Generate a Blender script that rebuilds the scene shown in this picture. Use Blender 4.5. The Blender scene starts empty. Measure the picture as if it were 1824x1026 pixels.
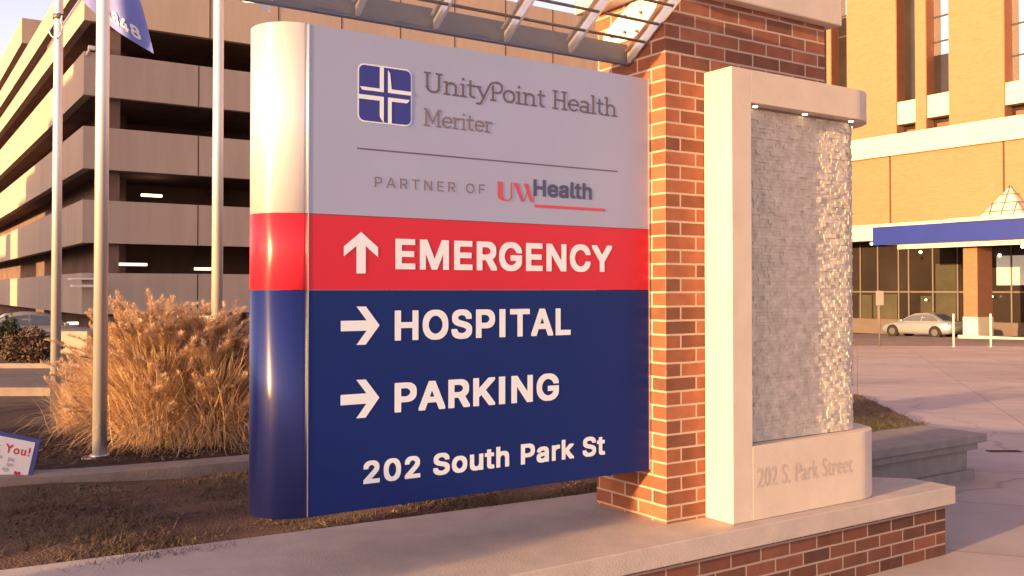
import bpy, bmesh, math, random
import numpy as np
from mathutils import Vector

random.seed(7)
rng = np.random.default_rng(11)
scene = bpy.context.scene
COL = scene.collection
R = math.radians

# ------------------------------------------------------------------ camera
EYE = 1.5
FPX, CX, CY = 1687.0, 912.0, 516.0          # focal length and horizon row, in pixels of the 1824 px wide photograph
cam = bpy.data.cameras.new("camera")
cam.sensor_width = 36.0
cam.lens = 36.0 * FPX / 1824.0
cam.clip_start, cam.clip_end = 0.05, 3000
PITCH = 0.018
cam.shift_y = (CY - 513.0) / 1824.0 - FPX * math.tan(PITCH) / 1824.0
camo = bpy.data.objects.new("camera", cam)
COL.objects.link(camo)
camo.location = (0, 0, EYE)
camo.rotation_euler = (math.pi / 2 + PITCH, 0, 0)
scene.camera = camo

# ------------------------------------------------------------------ axes of the place (sign direction u, square to it v)
UA = math.atan2(0.5535, 0.8328)
U = Vector((math.cos(UA), math.sin(UA), 0))
V = Vector((-math.sin(UA), math.cos(UA), 0))


def uv(u, v, z=0.0):
    return U * u + V * v + Vector((0, 0, z))


# ------------------------------------------------------------------ light
SUN_EL = R(7.0)
AZ_IN = R(6.5)                                # how far in front of the sign's plane the sun stands
sd = -(U * math.cos(AZ_IN) + V * math.sin(AZ_IN)) * math.cos(SUN_EL) + Vector((0, 0, math.sin(SUN_EL)))   # towards the sun
world = bpy.data.worlds.new("World")
scene.world = world
world.use_nodes = True
wn, wl = world.node_tree.nodes, world.node_tree.links
wn.clear()
sky = wn.new("ShaderNodeTexSky")
sky.sky_type = 'NISHITA'
sky.sun_disc = False
sky.sun_elevation = SUN_EL
sky.sun_rotation = math.atan2(sd.x, sd.y)
sky.air_density = 1.0
sky.dust_density = 3.0
sky.ozone_density = 0.6
tint = wn.new("ShaderNodeMixRGB")
tint.blend_type = 'MULTIPLY'
tint.inputs[0].default_value = 1
tint.inputs[2].default_value = (1.10, 0.94, 1.12, 1)
bg = wn.new("ShaderNodeBackground")
bg.inputs[1].default_value = 0.15
wo = wn.new("ShaderNodeOutputWorld")
wl.new(sky.outputs[0], tint.inputs[1])
# pale haze low over the horizon
wg = wn.new("ShaderNodeTexCoord")
wsep = wn.new("ShaderNodeSeparateXYZ")
wl.new(wg.outputs["Generated"], wsep.inputs[0])
wmr = wn.new("ShaderNodeMapRange")
wmr.inputs[1].default_value, wmr.inputs[2].default_value = 0.12, 0.55
wmr.inputs[3].default_value, wmr.inputs[4].default_value = 1.0, 0.0
wl.new(wsep.outputs[2], wmr.inputs[0])
hz = wn.new("ShaderNodeMixRGB")
hz.blend_type = 'ADD'
hz.inputs[2].default_value = (1.85, 1.55, 1.45, 1)
wl.new(wmr.outputs[0], hz.inputs[0])
wl.new(tint.outputs[0], hz.inputs[1])
wl.new(hz.outputs[0], bg.inputs[0])
wl.new(bg.outputs[0], wo.inputs[0])

sun = bpy.data.lights.new("sun", 'SUN')
sun.energy = 5.0
sun.angle = R(0.5)
sun.color = (1.0, 0.60, 0.235)
suno = bpy.data.objects.new("sun", sun)
COL.objects.link(suno)
suno.rotation_euler = (-sd).to_track_quat('-Z', 'Y').to_euler()
suno.location = sd * 50

vs = scene.view_settings
vs.view_transform = 'Standard'
vs.look = 'None'
vs.exposure = 1.15
vs.gamma = 1
scene.cycles.max_bounces = 6
scene.cycles.diffuse_bounces = 3
scene.cycles.use_denoising = True

# ------------------------------------------------------------------ materials


def nd(nt, t, **kw):
    n = nt.nodes.new(t)
    for k, v in kw.items():
        setattr(n, k, v)
    return n


def mat(name, col, rough=0.7, var=0.12, scale=6.0, bump=0.0, bscale=60.0, metal=0.0, spec=0.4, emit=None, estr=0.0, stretch=None, blotch=0.0):
    m = bpy.data.materials.new(name)
    m.use_nodes = True
    nt = m.node_tree
    b = nt.nodes["Principled BSDF"]
    b.inputs["Roughness"].default_value = rough
    b.inputs["Metallic"].default_value = metal
    b.inputs["Specular IOR Level"].default_value = spec
    tc = nd(nt, "ShaderNodeTexCoord")
    src = tc.outputs["Object"]
    if stretch:
        mp = nd(nt, "ShaderNodeMapping")
        mp.inputs["Scale"].default_value = stretch
        nt.links.new(src, mp.inputs[0])
        src = mp.outputs[0]
    no = nd(nt, "ShaderNodeTexNoise")
    no.inputs["Scale"].default_value = scale
    no.inputs["Detail"].default_value = 6
    no.inputs["Roughness"].default_value = 0.65
    nt.links.new(src, no.inputs["Vector"])
    rp = nd(nt, "ShaderNodeValToRGB")
    c = np.array(col[:3])
    rp.color_ramp.elements[0].position = 0.3
    rp.color_ramp.elements[1].position = 0.7
    rp.color_ramp.elements[0].color = (*np.clip(c * (1 - var), 0, 1), 1)
    rp.color_ramp.elements[1].color = (*np.clip(c * (1 + var), 0, 1), 1)
    nt.links.new(no.outputs[0], rp.inputs[0])
    out = rp.outputs[0]
    if blotch:
        n2 = nd(nt, "ShaderNodeTexNoise")
        n2.inputs["Scale"].default_value = scale * 0.12
        n2.inputs["Detail"].default_value = 3
        nt.links.new(src, n2.inputs["Vector"])
        r2 = nd(nt, "ShaderNodeValToRGB")
        r2.color_ramp.elements[0].position = 0.35
        r2.color_ramp.elements[1].position = 0.65
        r2.color_ramp.elements[0].color = (1 - blotch,) * 3 + (1,)
        r2.color_ramp.elements[1].color = (1, 1, 1, 1)
        nt.links.new(n2.outputs[0], r2.inputs[0])
        mx = nd(nt, "ShaderNodeMixRGB", blend_type='MULTIPLY')
        mx.inputs[0].default_value = 1
        nt.links.new(out, mx.inputs[1])
        nt.links.new(r2.outputs[0], mx.inputs[2])
        out = mx.outputs[0]
    nt.links.new(out, b.inputs["Base Color"])
    if bump:
        nb = nd(nt, "ShaderNodeTexNoise")
        nb.inputs["Scale"].default_value = bscale
        nb.inputs["Detail"].default_value = 5
        nt.links.new(src, nb.inputs["Vector"])
        bp = nd(nt, "ShaderNodeBump")
        bp.inputs["Strength"].default_value = bump
        bp.inputs["Distance"].default_value = 0.02
        nt.links.new(nb.outputs[0], bp.inputs["Height"])
        nt.links.new(bp.outputs[0], b.inputs["Normal"])
    if emit:
        b.inputs["Emission Color"].default_value = (*emit, 1)
        b.inputs["Emission Strength"].default_value = estr
    return m


def brick_mat(name, ramp, mortar, bw, bh, mort, bump=0.5, offset=0.5, rough=0.85, msmooth=0.15, var=0.2, vscale=9.0):
    """bricks laid out on the UV map, which is in metres"""
    m = bpy.data.materials.new(name)
    m.use_nodes = True
    nt = m.node_tree
    b = nt.nodes["Principled BSDF"]
    b.inputs["Roughness"].default_value = rough
    b.inputs["Specular IOR Level"].default_value = 0.25
    uvn = nd(nt, "ShaderNodeUVMap")
    br = nd(nt, "ShaderNodeTexBrick")
    br.offset = offset
    br.inputs["Color1"].default_value = (0, 0, 0, 1)
    br.inputs["Color2"].default_value = (1, 1, 1, 1)
    br.inputs["Mortar"].default_value = (0, 0, 0, 1)
    br.inputs["Scale"].default_value = 1
    br.inputs["Mortar Size"].default_value = mort
    br.inputs["Mortar Smooth"].default_value = msmooth
    br.inputs["Brick Width"].default_value = bw
    br.inputs["Row Height"].default_value = bh
    # slight waviness of the joints
    nz = nd(nt, "ShaderNodeTexNoise")
    nz.inputs["Scale"].default_value = 14
    nt.links.new(uvn.outputs[0], nz.inputs["Vector"])
    ma = nd(nt, "ShaderNodeVectorMath", operation='MULTIPLY_ADD')
    ma.inputs[1].default_value = (bh * 0.05,) * 3
    nt.links.new(nz.outputs[1], ma.inputs[0])
    nt.links.new(uvn.outputs[0], ma.inputs[2])
    nt.links.new(ma.outputs[0], br.inputs["Vector"])
    rp = nd(nt, "ShaderNodeValToRGB")
    els = rp.color_ramp.elements
    while len(els) < len(ramp):
        els.new(0.5)
    for i, (p, c) in enumerate(ramp):
        els[i].position = p
        els[i].color = (*c, 1)
    nt.links.new(br.outputs["Color"], rp.inputs[0])
    n2 = nd(nt, "ShaderNodeTexNoise")
    n2.inputs["Scale"].default_value = vscale / bw * 0.25
    n2.inputs["Detail"].default_value = 6
    nt.links.new(uvn.outputs[0], n2.inputs["Vector"])
    r2 = nd(nt, "ShaderNodeValToRGB")
    r2.color_ramp.elements[0].position = 0.3
    r2.color_ramp.elements[1].position = 0.7
    r2.color_ramp.elements[0].color = (1 - var,) * 3 + (1,)
    r2.color_ramp.elements[1].color = (1 + var * 0.4,) * 3 + (1,)
    nt.links.new(n2.outputs[0], r2.inputs[0])
    mm = nd(nt, "ShaderNodeMixRGB", blend_type='MULTIPLY')
    mm.inputs[0].default_value = 1
    nt.links.new(rp.outputs[0], mm.inputs[1])
    nt.links.new(r2.outputs[0], mm.inputs[2])
    mx = nd(nt, "ShaderNodeMixRGB")
    nt.links.new(br.outputs["Fac"], mx.inputs[0])
    nt.links.new(mm.outputs[0], mx.inputs[1])
    mx.inputs[2].default_value = (*mortar, 1)
    nt.links.new(mx.outputs[0], b.inputs["Base Color"])
    sub = nd(nt, "ShaderNodeMath", operation='MULTIPLY_ADD')
    sub.inputs[1].default_value = -1.0
    nt.links.new(br.outputs["Fac"], sub.inputs[0])
    n3 = nd(nt, "ShaderNodeMath", operation='MULTIPLY')
    n3.inputs[1].default_value = 0.45
    nt.links.new(n2.outputs[0], n3.inputs[0])
    nt.links.new(n3.outputs[0], sub.inputs[2])
    bp = nd(nt, "ShaderNodeBump")
    bp.inputs["Strength"].default_value = bump
    bp.inputs["Distance"].default_value = bh * 0.08
    nt.links.new(sub.outputs[0], bp.inputs["Height"])
    nt.links.new(bp.outputs[0], b.inputs["Normal"])
    return m


def ramp_mat(name, cols, scale, rough=0.95, bump=0.6, bscale=80, detail=8, distort=0.3):
    """ground material: several colours spread by noise"""
    m = bpy.data.materials.new(name)
    m.use_nodes = True
    nt = m.node_tree
    b = nt.nodes["Principled BSDF"]
    b.inputs["Roughness"].default_value = rough
    b.inputs["Specular IOR Level"].default_value = 0.15
    g = nd(nt, "ShaderNodeTexCoord")
    no = nd(nt, "ShaderNodeTexNoise")
    no.inputs["Scale"].default_value = scale
    no.inputs["Detail"].default_value = detail
    no.inputs["Roughness"].default_value = 0.7
    no.inputs["Distortion"].default_value = distort
    nt.links.new(g.outputs["Object"], no.inputs["Vector"])
    rp = nd(nt, "ShaderNodeValToRGB")
    els = rp.color_ramp.elements
    while len(els) < len(cols):
        els.new(0.5)
    for i, c in enumerate(cols):
        els[i].position = 0.3 + 0.4 * i / (len(cols) - 1)
        els[i].color = (*c, 1)
    nt.links.new(no.outputs[0], rp.inputs[0])
    nt.links.new(rp.outputs[0], b.inputs["Base Color"])
    nb = nd(nt, "ShaderNodeTexNoise")
    nb.inputs["Scale"].default_value = bscale
    nb.inputs["Detail"].default_value = 6
    nt.links.new(g.outputs["Object"], nb.inputs["Vector"])
    bp = nd(nt, "ShaderNodeBump")
    bp.inputs["Strength"].default_value = bump
    bp.inputs["Distance"].default_value = 0.03
    nt.links.new(nb.outputs[0], bp.inputs["Height"])
    nt.links.new(bp.outputs[0], b.inputs["Normal"])
    return m


ANISO = 0.25
BR = [(0.0, (0.165, 0.075, 0.05)), (0.3, (0.25, 0.095, 0.057)), (0.6, (0.32, 0.118, 0.067)), (1.0, (0.38, 0.15, 0.085))]
M = {}
M['brick'] = brick_mat('pillar_brick', BR, (0.50, 0.375, 0.315), 0.2032, 0.0677, 0.0052, bump=0.5)
M['base_brick'] = brick_mat('base_brick', [(0.0, (0.10, 0.047, 0.036)), (0.5, (0.165, 0.066, 0.047)), (1.0, (0.22, 0.088, 0.06))], (0.36, 0.27, 0.24), 0.2032, 0.0677, 0.0052, bump=0.5)  # brick darkened: the low wall's shadow is put into the colour
M['tower_brick'] = brick_mat('tower_brick', [(0.0, (0.345, 0.172, 0.100)), (1.0, (0.385, 0.198, 0.118))], (0.37, 0.21, 0.14), 0.40, 0.10, 0.008, bump=0.08, var=0.03, vscale=2)
M['col_brick'] = brick_mat('column_brick', [(0.0, (0.28, 0.13, 0.075)), (1.0, (0.32, 0.15, 0.09))], (0.30, 0.16, 0.10), 0.30, 0.10, 0.008, bump=0.15, var=0.08, vscale=2)
M['stone'] = mat('cast_stone', (0.70, 0.575, 0.48), 0.85, 0.07, 5, 0.12, 140, blotch=0.06)
M['stone_cap'] = mat('cap_stone', (0.50, 0.42, 0.385), 0.85, 0.10, 7, 0.2, 120, blotch=0.12)
M['stone_letter'] = mat('cut_letter_shade', (0.56, 0.45, 0.38), 0.95, 0.1, 30)
M['planter_stone'] = mat('planter_stone', (0.29, 0.24, 0.235), 0.85, 0.15, 9, 0.3, 90, blotch=0.2)
M['tile'] = mat('split_stone_tile', (0.62, 0.53, 0.445), 0.85, 0.24, 22, 0.25, 160)
M['grout'] = mat('grout', (0.42, 0.37, 0.33), 0.9, 0.1, 30)
M['sign_grey'] = mat('sign_grey_paint', (0.36, 0.385, 0.555), 0.42, 0.03, 3, spec=0.5, metal=0.2)
M['end_grey'] = mat('sign_silver_paint', (0.78, 0.75, 0.80), 0.34, 0.02, 3, spec=0.5, metal=0.35)
M['end_red'] = mat('sign_red_curve', (0.72, 0.022, 0.045), 0.33, 0.03, 3, spec=0.6)
M['end_blue'] = mat('sign_blue_curve', (0.011, 0.020, 0.145), 0.33, 0.03, 3, spec=0.6)
for k_ in ('end_grey', 'end_red', 'end_blue'):          # brushed round the bend: the sun smears into an upright streak
    nt_ = M[k_].node_tree
    b_ = nt_.nodes['Principled BSDF']
    b_.inputs['Anisotropic'].default_value = 0.95
    b_.inputs['Anisotropic Rotation'].default_value = ANISO
    tg = nd(nt_, 'ShaderNodeTangent', direction_type='RADIAL', axis='Z')
    nt_.links.new(tg.outputs[0], b_.inputs['Tangent'])
M['sign_red'] = mat('sign_red_paint', (0.57, 0.010, 0.034), 0.38, 0.03, 3, spec=0.5)
M['sign_blue'] = mat('sign_blue_paint', (0.004, 0.020, 0.150), 0.36, 0.04, 3, spec=0.25)
M['white_vinyl'] = mat('white_vinyl', (0.75, 0.80, 0.90), 0.5, 0.02, 10)
M['grey_vinyl'] = mat('dark_grey_vinyl', (0.135, 0.10, 0.125), 0.5, 0.03, 10)
M['pale_grey_vinyl'] = mat('soft_grey_vinyl', (0.20, 0.155, 0.18), 0.5, 0.03, 10)
M['logo_blue'] = mat('logo_blue_vinyl', (0.035, 0.04, 0.28), 0.45, 0.03, 10)
M['red_vinyl'] = mat('rose_red_vinyl', (0.55, 0.07, 0.11), 0.5, 0.03, 10)
M['navy_vinyl'] = mat('navy_vinyl', (0.07, 0.075, 0.17), 0.5, 0.03, 10)
M['steel'] = mat('brushed_aluminium', (0.70, 0.67, 0.68), 0.33, 0.05, 40, metal=0.85, stretch=(1, 1, 0.05))
M['pole'] = mat('satin_aluminium_pole', (0.74, 0.70, 0.69), 0.38, 0.06, 30, metal=0.6, stretch=(1, 1, 0.05))
M['awning'] = mat('painted_grey_steel', (0.165, 0.17, 0.225), 0.5, 0.06, 8, metal=0.1)
M['awning_dark'] = mat('dark_steel_rod', (0.16, 0.13, 0.13), 0.5, 0.1, 20, metal=0.3)
M['plate'] = mat('pale_mount_plate', (0.72, 0.70, 0.66), 0.5, 0.05, 8)
M['dark_gap'] = mat('dark_gasket', (0.012, 0.01, 0.012), 0.8, 0.1, 10)
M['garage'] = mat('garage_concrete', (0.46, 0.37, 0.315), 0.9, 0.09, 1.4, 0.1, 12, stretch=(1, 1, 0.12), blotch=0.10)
M['garage_in'] = mat('garage_interior_shade', (0.17, 0.11, 0.10), 0.95, 0.3, 0.6)  # concrete darkened: shade inside the decks is put into the colour
M['joint'] = mat('dark_joint_sealant', (0.09, 0.045, 0.03), 0.9, 0.1, 5)
M['precast'] = mat('pale_precast', (0.70, 0.62, 0.50), 0.85, 0.05, 1.5, blotch=0.05)
M['jamb'] = mat('shaded_jamb_rust', (0.26, 0.10, 0.06), 0.85, 0.1, 3)  # darker rust: the shade of the window reveals, painted in
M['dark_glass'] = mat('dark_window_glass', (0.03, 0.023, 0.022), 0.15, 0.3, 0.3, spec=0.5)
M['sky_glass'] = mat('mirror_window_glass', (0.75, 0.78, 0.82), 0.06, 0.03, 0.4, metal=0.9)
M['mullion'] = mat('window_mullion', (0.15, 0.125, 0.115), 0.5, 0.05, 5)  # darkened: ground-floor shade is put into the colour
M['dark_mullion'] = mat('dark_window_mullion', (0.05, 0.045, 0.05), 0.5, 0.05, 5)
M['canopy_blue'] = mat('canopy_blue_panel', (0.012, 0.03, 0.27), 0.45, 0.10, 0.5)
M['white_paint'] = mat('white_paint', (0.78, 0.74, 0.70), 0.5, 0.05, 8)
M['lamp'] = mat('lit_lamp', (1, 0.9, 0.7), 0.5, 0.0, 1, emit=(1.0, 0.80, 0.50), estr=3.0)
M['tube'] = mat('lit_tube', (1, 0.9, 0.7), 0.5, 0.0, 1, emit=(1.0, 0.74, 0.42), estr=2.2)
M['screen'] = mat('lit_white_blind', (0.5, 0.47, 0.43), 0.6, 0.06, 2, emit=(1.0, 0.9, 0.75), estr=0.12)
M['lobby'] = mat('lobby_wall', (0.052, 0.046, 0.03), 0.8, 0.45, 0.35)  # kept dark: the unlit interior is painted into the colour
M['pavement'] = None
M['asphalt'] = mat('asphalt', (0.17, 0.13, 0.125), 0.9, 0.2, 3, 0.4, 60, blotch=0.2)
M['curb'] = mat('kerb_concrete', (0.27, 0.215, 0.20), 0.9, 0.14, 6, 0.35, 70, blotch=0.2)
M['shaded_stone'] = mat('shaded_plinth_stone', (0.13, 0.10, 0.095), 0.8, 0.12, 2)  # stone darkened to carry the ground-floor shade in its colour
M['drive'] = mat('worn_drive_asphalt', (0.27, 0.20, 0.19), 0.9, 0.15, 1.5, 0.2, 60, blotch=0.2)
M['dirt'] = ramp_mat('mulch_soil', [(0.035, 0.020, 0.018), (0.07, 0.042, 0.036), (0.13, 0.08, 0.06)], 14, bump=1.0, bscale=55)
M['lawn'] = ramp_mat('dead_lawn', [(0.065, 0.037, 0.033), (0.13, 0.077, 0.066), (0.18, 0.11, 0.08), (0.125, 0.105, 0.055)], 2.2, bump=1.0, bscale=70)
M['earth'] = ramp_mat('plain_earth', [(0.10, 0.08, 0.07), (0.15, 0.12, 0.10)], 0.6)
M['straw'] = mat('dry_grass_straw', (0.70, 0.495, 0.32), 0.7, 0.32, 7, spec=0.2)
M['plume'] = mat('dry_grass_plume', (0.78, 0.58, 0.41), 0.8, 0.2, 12, spec=0.1)
for k_ in ('straw', 'plume'):
    nt_ = M[k_].node_tree
    b_ = nt_.nodes['Principled BSDF']
    tr = nd(nt_, 'ShaderNodeBsdfTranslucent')
    nt_.links.new(b_.inputs['Base Color'].links[0].from_socket, tr.inputs[0])
    ms = nd(nt_, 'ShaderNodeMixShader')
    ms.inputs[0].default_value = 0.4
    nt_.links.new(b_.outputs[0], ms.inputs[1])
    nt_.links.new(tr.outputs[0], ms.inputs[2])
    nt_.links.new(ms.outputs[0], nt_.nodes['Material Output'].inputs[0])
M['blade'] = mat('short_dry_grass', (0.12, 0.088, 0.062), 0.8, 0.4, 1.6, spec=0.1)
M['leaf'] = mat('dark_shrub_leaf', (0.05, 0.055, 0.028), 0.7, 0.4, 6, spec=0.2)
M['twig'] = mat('brown_twig', (0.13, 0.085, 0.06), 0.85, 0.3, 8)
M['flag_blue'] = mat('flag_blue_cloth', (0.19, 0.215, 0.56), 0.8, 0.06, 6)
M['flag_white'] = mat('flag_white_cloth', (0.78, 0.74, 0.78), 0.8, 0.04, 6)
M['flag_brown'] = mat('flag_brown_emblem', (0.30, 0.17, 0.10), 0.8, 0.5, 40)
M['card_white'] = mat('white_sign_card', (0.74, 0.74, 0.80), 0.5, 0.03, 10)
M['card_blue'] = mat('blue_sign_border', (0.05, 0.065, 0.33), 0.5, 0.05, 10)
M['card_red'] = mat('red_sign_ink', (0.50, 0.03, 0.06), 0.5, 0.05, 10)
M['card_grey'] = mat('grey_sign_ink', (0.42, 0.44, 0.52), 0.6, 0.1, 10)
M['wire'] = mat('galvanised_wire', (0.4, 0.4, 0.4), 0.5, 0.1, 10, metal=0.6)
M['car_paint'] = mat('silver_car_paint', (0.40, 0.43, 0.50), 0.28, 0.03, 2, metal=0.55)
M['car_glass'] = mat('car_window_glass', (0.10, 0.11, 0.15), 0.08, 0.1, 2)
M['tyre'] = mat('tyre_rubber', (0.018, 0.016, 0.016), 0.85, 0.1, 10)
M['rim'] = mat('wheel_rim', (0.16, 0.15, 0.15), 0.4, 0.05, 10, metal=0.5)
M['headlight'] = mat('headlight_lens', (0.7, 0.68, 0.65), 0.15, 0.03, 10)
M['tail'] = mat('tail_lamp_lens', (0.35, 0.02, 0.02), 0.25, 0.05, 10)
M['far_brick'] = mat('shade_block_brick', (0.25, 0.15, 0.10), 0.9, 0.1, 1)


def pavement_mat():
    m = mat('plaza_concrete', (0.52, 0.425, 0.41), 0.85, 0.10, 2.2, 0.15, 70, blotch=0.2)
    nt = m.node_tree
    b = nt.nodes["Principled BSDF"]
    old = b.inputs["Base Color"].links[0].from_socket
    tc = nd(nt, "ShaderNodeTexCoord")
    mp = nd(nt, "ShaderNodeMapping")
    mp.inputs["Rotation"].default_value = (0, 0, R(20))
    nt.links.new(tc.outputs["Object"], mp.inputs[0])
    br = nd(nt, "ShaderNodeTexBrick")
    br.offset = 0
    br.inputs["Scale"].default_value = 1
    br.inputs["Mortar Size"].default_value = 0.011
    br.inputs["Mortar Smooth"].default_value = 0.3
    br.inputs["Brick Width"].default_value = 1.9
    br.inputs["Row Height"].default_value = 1.5
    br.inputs["Color1"].default_value = (1, 1, 1, 1)
    br.inputs["Color2"].default_value = (0.90, 0.89, 0.88, 1)
    br.inputs["Mortar"].default_value = (0.66, 0.63, 0.62, 1)
    nt.links.new(mp.outputs[0], br.inputs["Vector"])
    mx = nd(nt, "ShaderNodeMixRGB", blend_type='MULTIPLY')
    mx.inputs[0].default_value = 1
    nt.links.new(old, mx.inputs[1])
    nt.links.new(br.outputs["Color"], mx.inputs[2])
    # hairline cracks and worn patches
    dn = nd(nt, "ShaderNodeTexNoise")
    dn.inputs["Scale"].default_value = 1.3
    nt.links.new(tc.outputs["Object"], dn.inputs["Vector"])
    va = nd(nt, "ShaderNodeVectorMath", operation='MULTIPLY_ADD')
    va.inputs[1].default_value = (0.9, 0.9, 0)
    nt.links.new(dn.outputs[1], va.inputs[0])
    nt.links.new(tc.outputs["Object"], va.inputs[2])
    vo = nd(nt, "ShaderNodeTexVoronoi", feature='DISTANCE_TO_EDGE')
    vo.inputs["Scale"].default_value = 0.33
    nt.links.new(va.outputs[0], vo.inputs["Vector"])
    cr = nd(nt, "ShaderNodeValToRGB")
    cr.color_ramp.elements[0].color = (0.70, 0.67, 0.66, 1)
    cr.color_ramp.elements[1].position = 0.006
    cr.color_ramp.elements[1].color = (1, 1, 1, 1)
    nt.links.new(vo.outputs["Distance"], cr.inputs[0])
    m2 = nd(nt, "ShaderNodeMixRGB", blend_type='MULTIPLY')
    m2.inputs[0].default_value = 1
    nt.links.new(mx.outputs[0], m2.inputs[1])
    nt.links.new(cr.outputs[0], m2.inputs[2])
    nt.links.new(m2.outputs[0], b.inputs["Base Color"])
    return m


M['pavement'] = pavement_mat()

# ------------------------------------------------------------------ scene building helpers
ORIG = {}


def thing(name, label, cat, at, frame='uv', group=None, rot=None):
    """an Empty at the thing's base; at = (u, v, z) or (x, y, z) by frame"""
    o = bpy.data.objects.new(name, None)
    o.empty_display_size = 0.2
    COL.objects.link(o)
    if frame == 'uv':
        o.location = uv(*at)
        o.rotation_euler = (0, 0, UA)
    else:
        o.location = at
        if rot:
            o.rotation_euler = (0, 0, rot)
    o['label'], o['category'] = label, cat
    if group:
        o['group'] = group
    ORIG[o] = at
    return o


class B:
    """collects geometry in the frame's own coordinates"""

    def __init__(s):
        s.v, s.f = [], []
        s.smooth = []

    def add(s, vs, fs, sm=False):
        n = len(s.v)
        s.v += [tuple(p) for p in vs]
        for f in fs:
            s.f.append(tuple(i + n for i in f))
            s.smooth.append(sm)
        return s

    def box(s, x0, x1, y0, y1, z0, z1):
        return s.add([(x0, y0, z0), (x1, y0, z0), (x1, y1, z0), (x0, y1, z0), (x0, y0, z1), (x1, y0, z1), (x1, y1, z1), (x0, y1, z1)],
                     [(0, 3, 2, 1), (4, 5, 6, 7), (0, 1, 5, 4), (1, 2, 6, 5), (2, 3, 7, 6), (3, 0, 4, 7)])

    def prism(s, poly, z0, z1, sm=False):
        n = len(poly)
        a = sum(poly[i][0] * poly[(i + 1) % n][1] - poly[(i + 1) % n][0] * poly[i][1] for i in range(n))
        if a < 0:
            poly = poly[::-1]
        vs = [(x, y, z0) for x, y in poly] + [(x, y, z1) for x, y in poly]
        s.add(vs, [tuple(range(n - 1, -1, -1)), tuple(range(n, 2 * n))])
        m = len(s.v) - 2 * n
        for i in range(n):
            j = (i + 1) % n
            s.f.append((m + i, m + j, m + n + j, m + n + i))
            s.smooth.append(sm)
        return s

    def tube(s, pts, r, n=10, caps=True, r1=None):
        pts = [Vector(p) for p in pts]
        rings = []
        up = Vector((0, 0, 1))
        for i, p in enumerate(pts):
            d = (pts[min(i + 1, len(pts) - 1)] - pts[max(i - 1, 0)]).normalized()
            a = d.cross(up if abs(d.z) < 0.95 else Vector((1, 0, 0))).normalized()
            b = d.cross(a).normalized()
            rr = r if r1 is None else r + (r1 - r) * i / (len(pts) - 1)
            rings.append([p + a * rr * math.cos(2 * math.pi * k / n) + b * rr * math.sin(2 * math.pi * k / n) for k in range(n)])
        vs = [q for ring in rings for q in ring]
        fs = []
        for i in range(len(pts) - 1):
            for k in range(n):
                k2 = (k + 1) % n
                fs.append((i * n + k, i * n + k2, (i + 1) * n + k2, (i + 1) * n + k))
        s.add(vs, fs, True)
        if caps:
            m = len(s.v) - len(vs)
            for ring in (range(n), range((len(pts) - 1) * n, len(pts) * n)):
                s.f.append(tuple(m + i for i in ring))
                s.smooth.append(False)
        return s

    def quad(s, a, b, c, d):
        return s.add([a, b, c, d], [(0, 1, 2, 3)])

    def grid(s, fn, nx, ny, sm=True):
        vs = [fn(i / nx, j / ny) for j in range(ny + 1) for i in range(nx + 1)]
        fs = [(j * (nx + 1) + i, j * (nx + 1) + i + 1, (j + 1) * (nx + 1) + i + 1, (j + 1) * (nx + 1) + i) for j in range(ny) for i in range(nx)]
        return s.add(vs, fs, sm)

    def mesh(s, name, org=(0, 0, 0), uvmap=False, fixn=True):
        me = bpy.data.meshes.new(name)
        o = org
        me.from_pydata([(x - o[0], y - o[1], z - o[2]) for x, y, z in s.v], [], s.f)
        me.polygons.foreach_set('use_smooth', s.smooth)
        if fixn:
            bm = bmesh.new()
            bm.from_mesh(me)
            bmesh.ops.recalc_face_normals(bm, faces=bm.faces)
            bm.to_mesh(me)
            bm.free()
        if uvmap:
            ul = me.uv_layers.new(name="UVMap")
            for p in me.polygons:
                n = p.normal
                for li in p.loop_indices:
                    c = s.v[me.loops[li].vertex_index]
                    if abs(n.z) > 0.7:
                        ul.data[li].uv = (c[0], c[1])
                    elif abs(n.x) > abs(n.y):
                        ul.data[li].uv = (c[1] - uvmap[1], c[2])
                    else:
                        ul.data[li].uv = (c[0] - uvmap[0], c[2])
        me.update()
        return me


def part(name, b, m, parent, uvmap=False, bevel=0.0, fixn=True, label=None, segs=2):
    root = parent
    while root.parent:
        root = root.parent
    me = b.mesh(name, ORIG[root], uvmap, fixn) if isinstance(b, B) else b
    me.materials.append(m)
    o = bpy.data.objects.new(name, me)
    COL.objects.link(o)
    o.parent = parent
    if bevel:
        md = o.modifiers.new("bevel", 'BEVEL')
        md.width = bevel
        md.segments = segs
        md.limit_method = 'ANGLE'
        md.angle_limit = R(40)
    if label:
        o['label'] = label
    return o


def single(name, b, m, label=None, cat=None, at=(0, 0, 0), frame='uv', kind=None, group=None, uvmap=False, bevel=0.0, fixn=True):
    me = b.mesh(name, at, uvmap, fixn) if isinstance(b, B) else b
    me.materials.append(m)
    o = bpy.data.objects.new(name, me)
    COL.objects.link(o)
    if frame == 'uv':
        o.location = uv(*at)
        o.rotation_euler = (0, 0, UA)
    else:
        o.location = at
    if label:
        o['label'] = label
    if cat:
        o['category'] = cat
    if kind:
        o['kind'] = kind
    if group:
        o['group'] = group
    if bevel:
        md = o.modifiers.new("bevel", 'BEVEL')
        md.width = bevel
        md.segments = 2
        md.limit_method = 'ANGLE'
    return o


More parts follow.
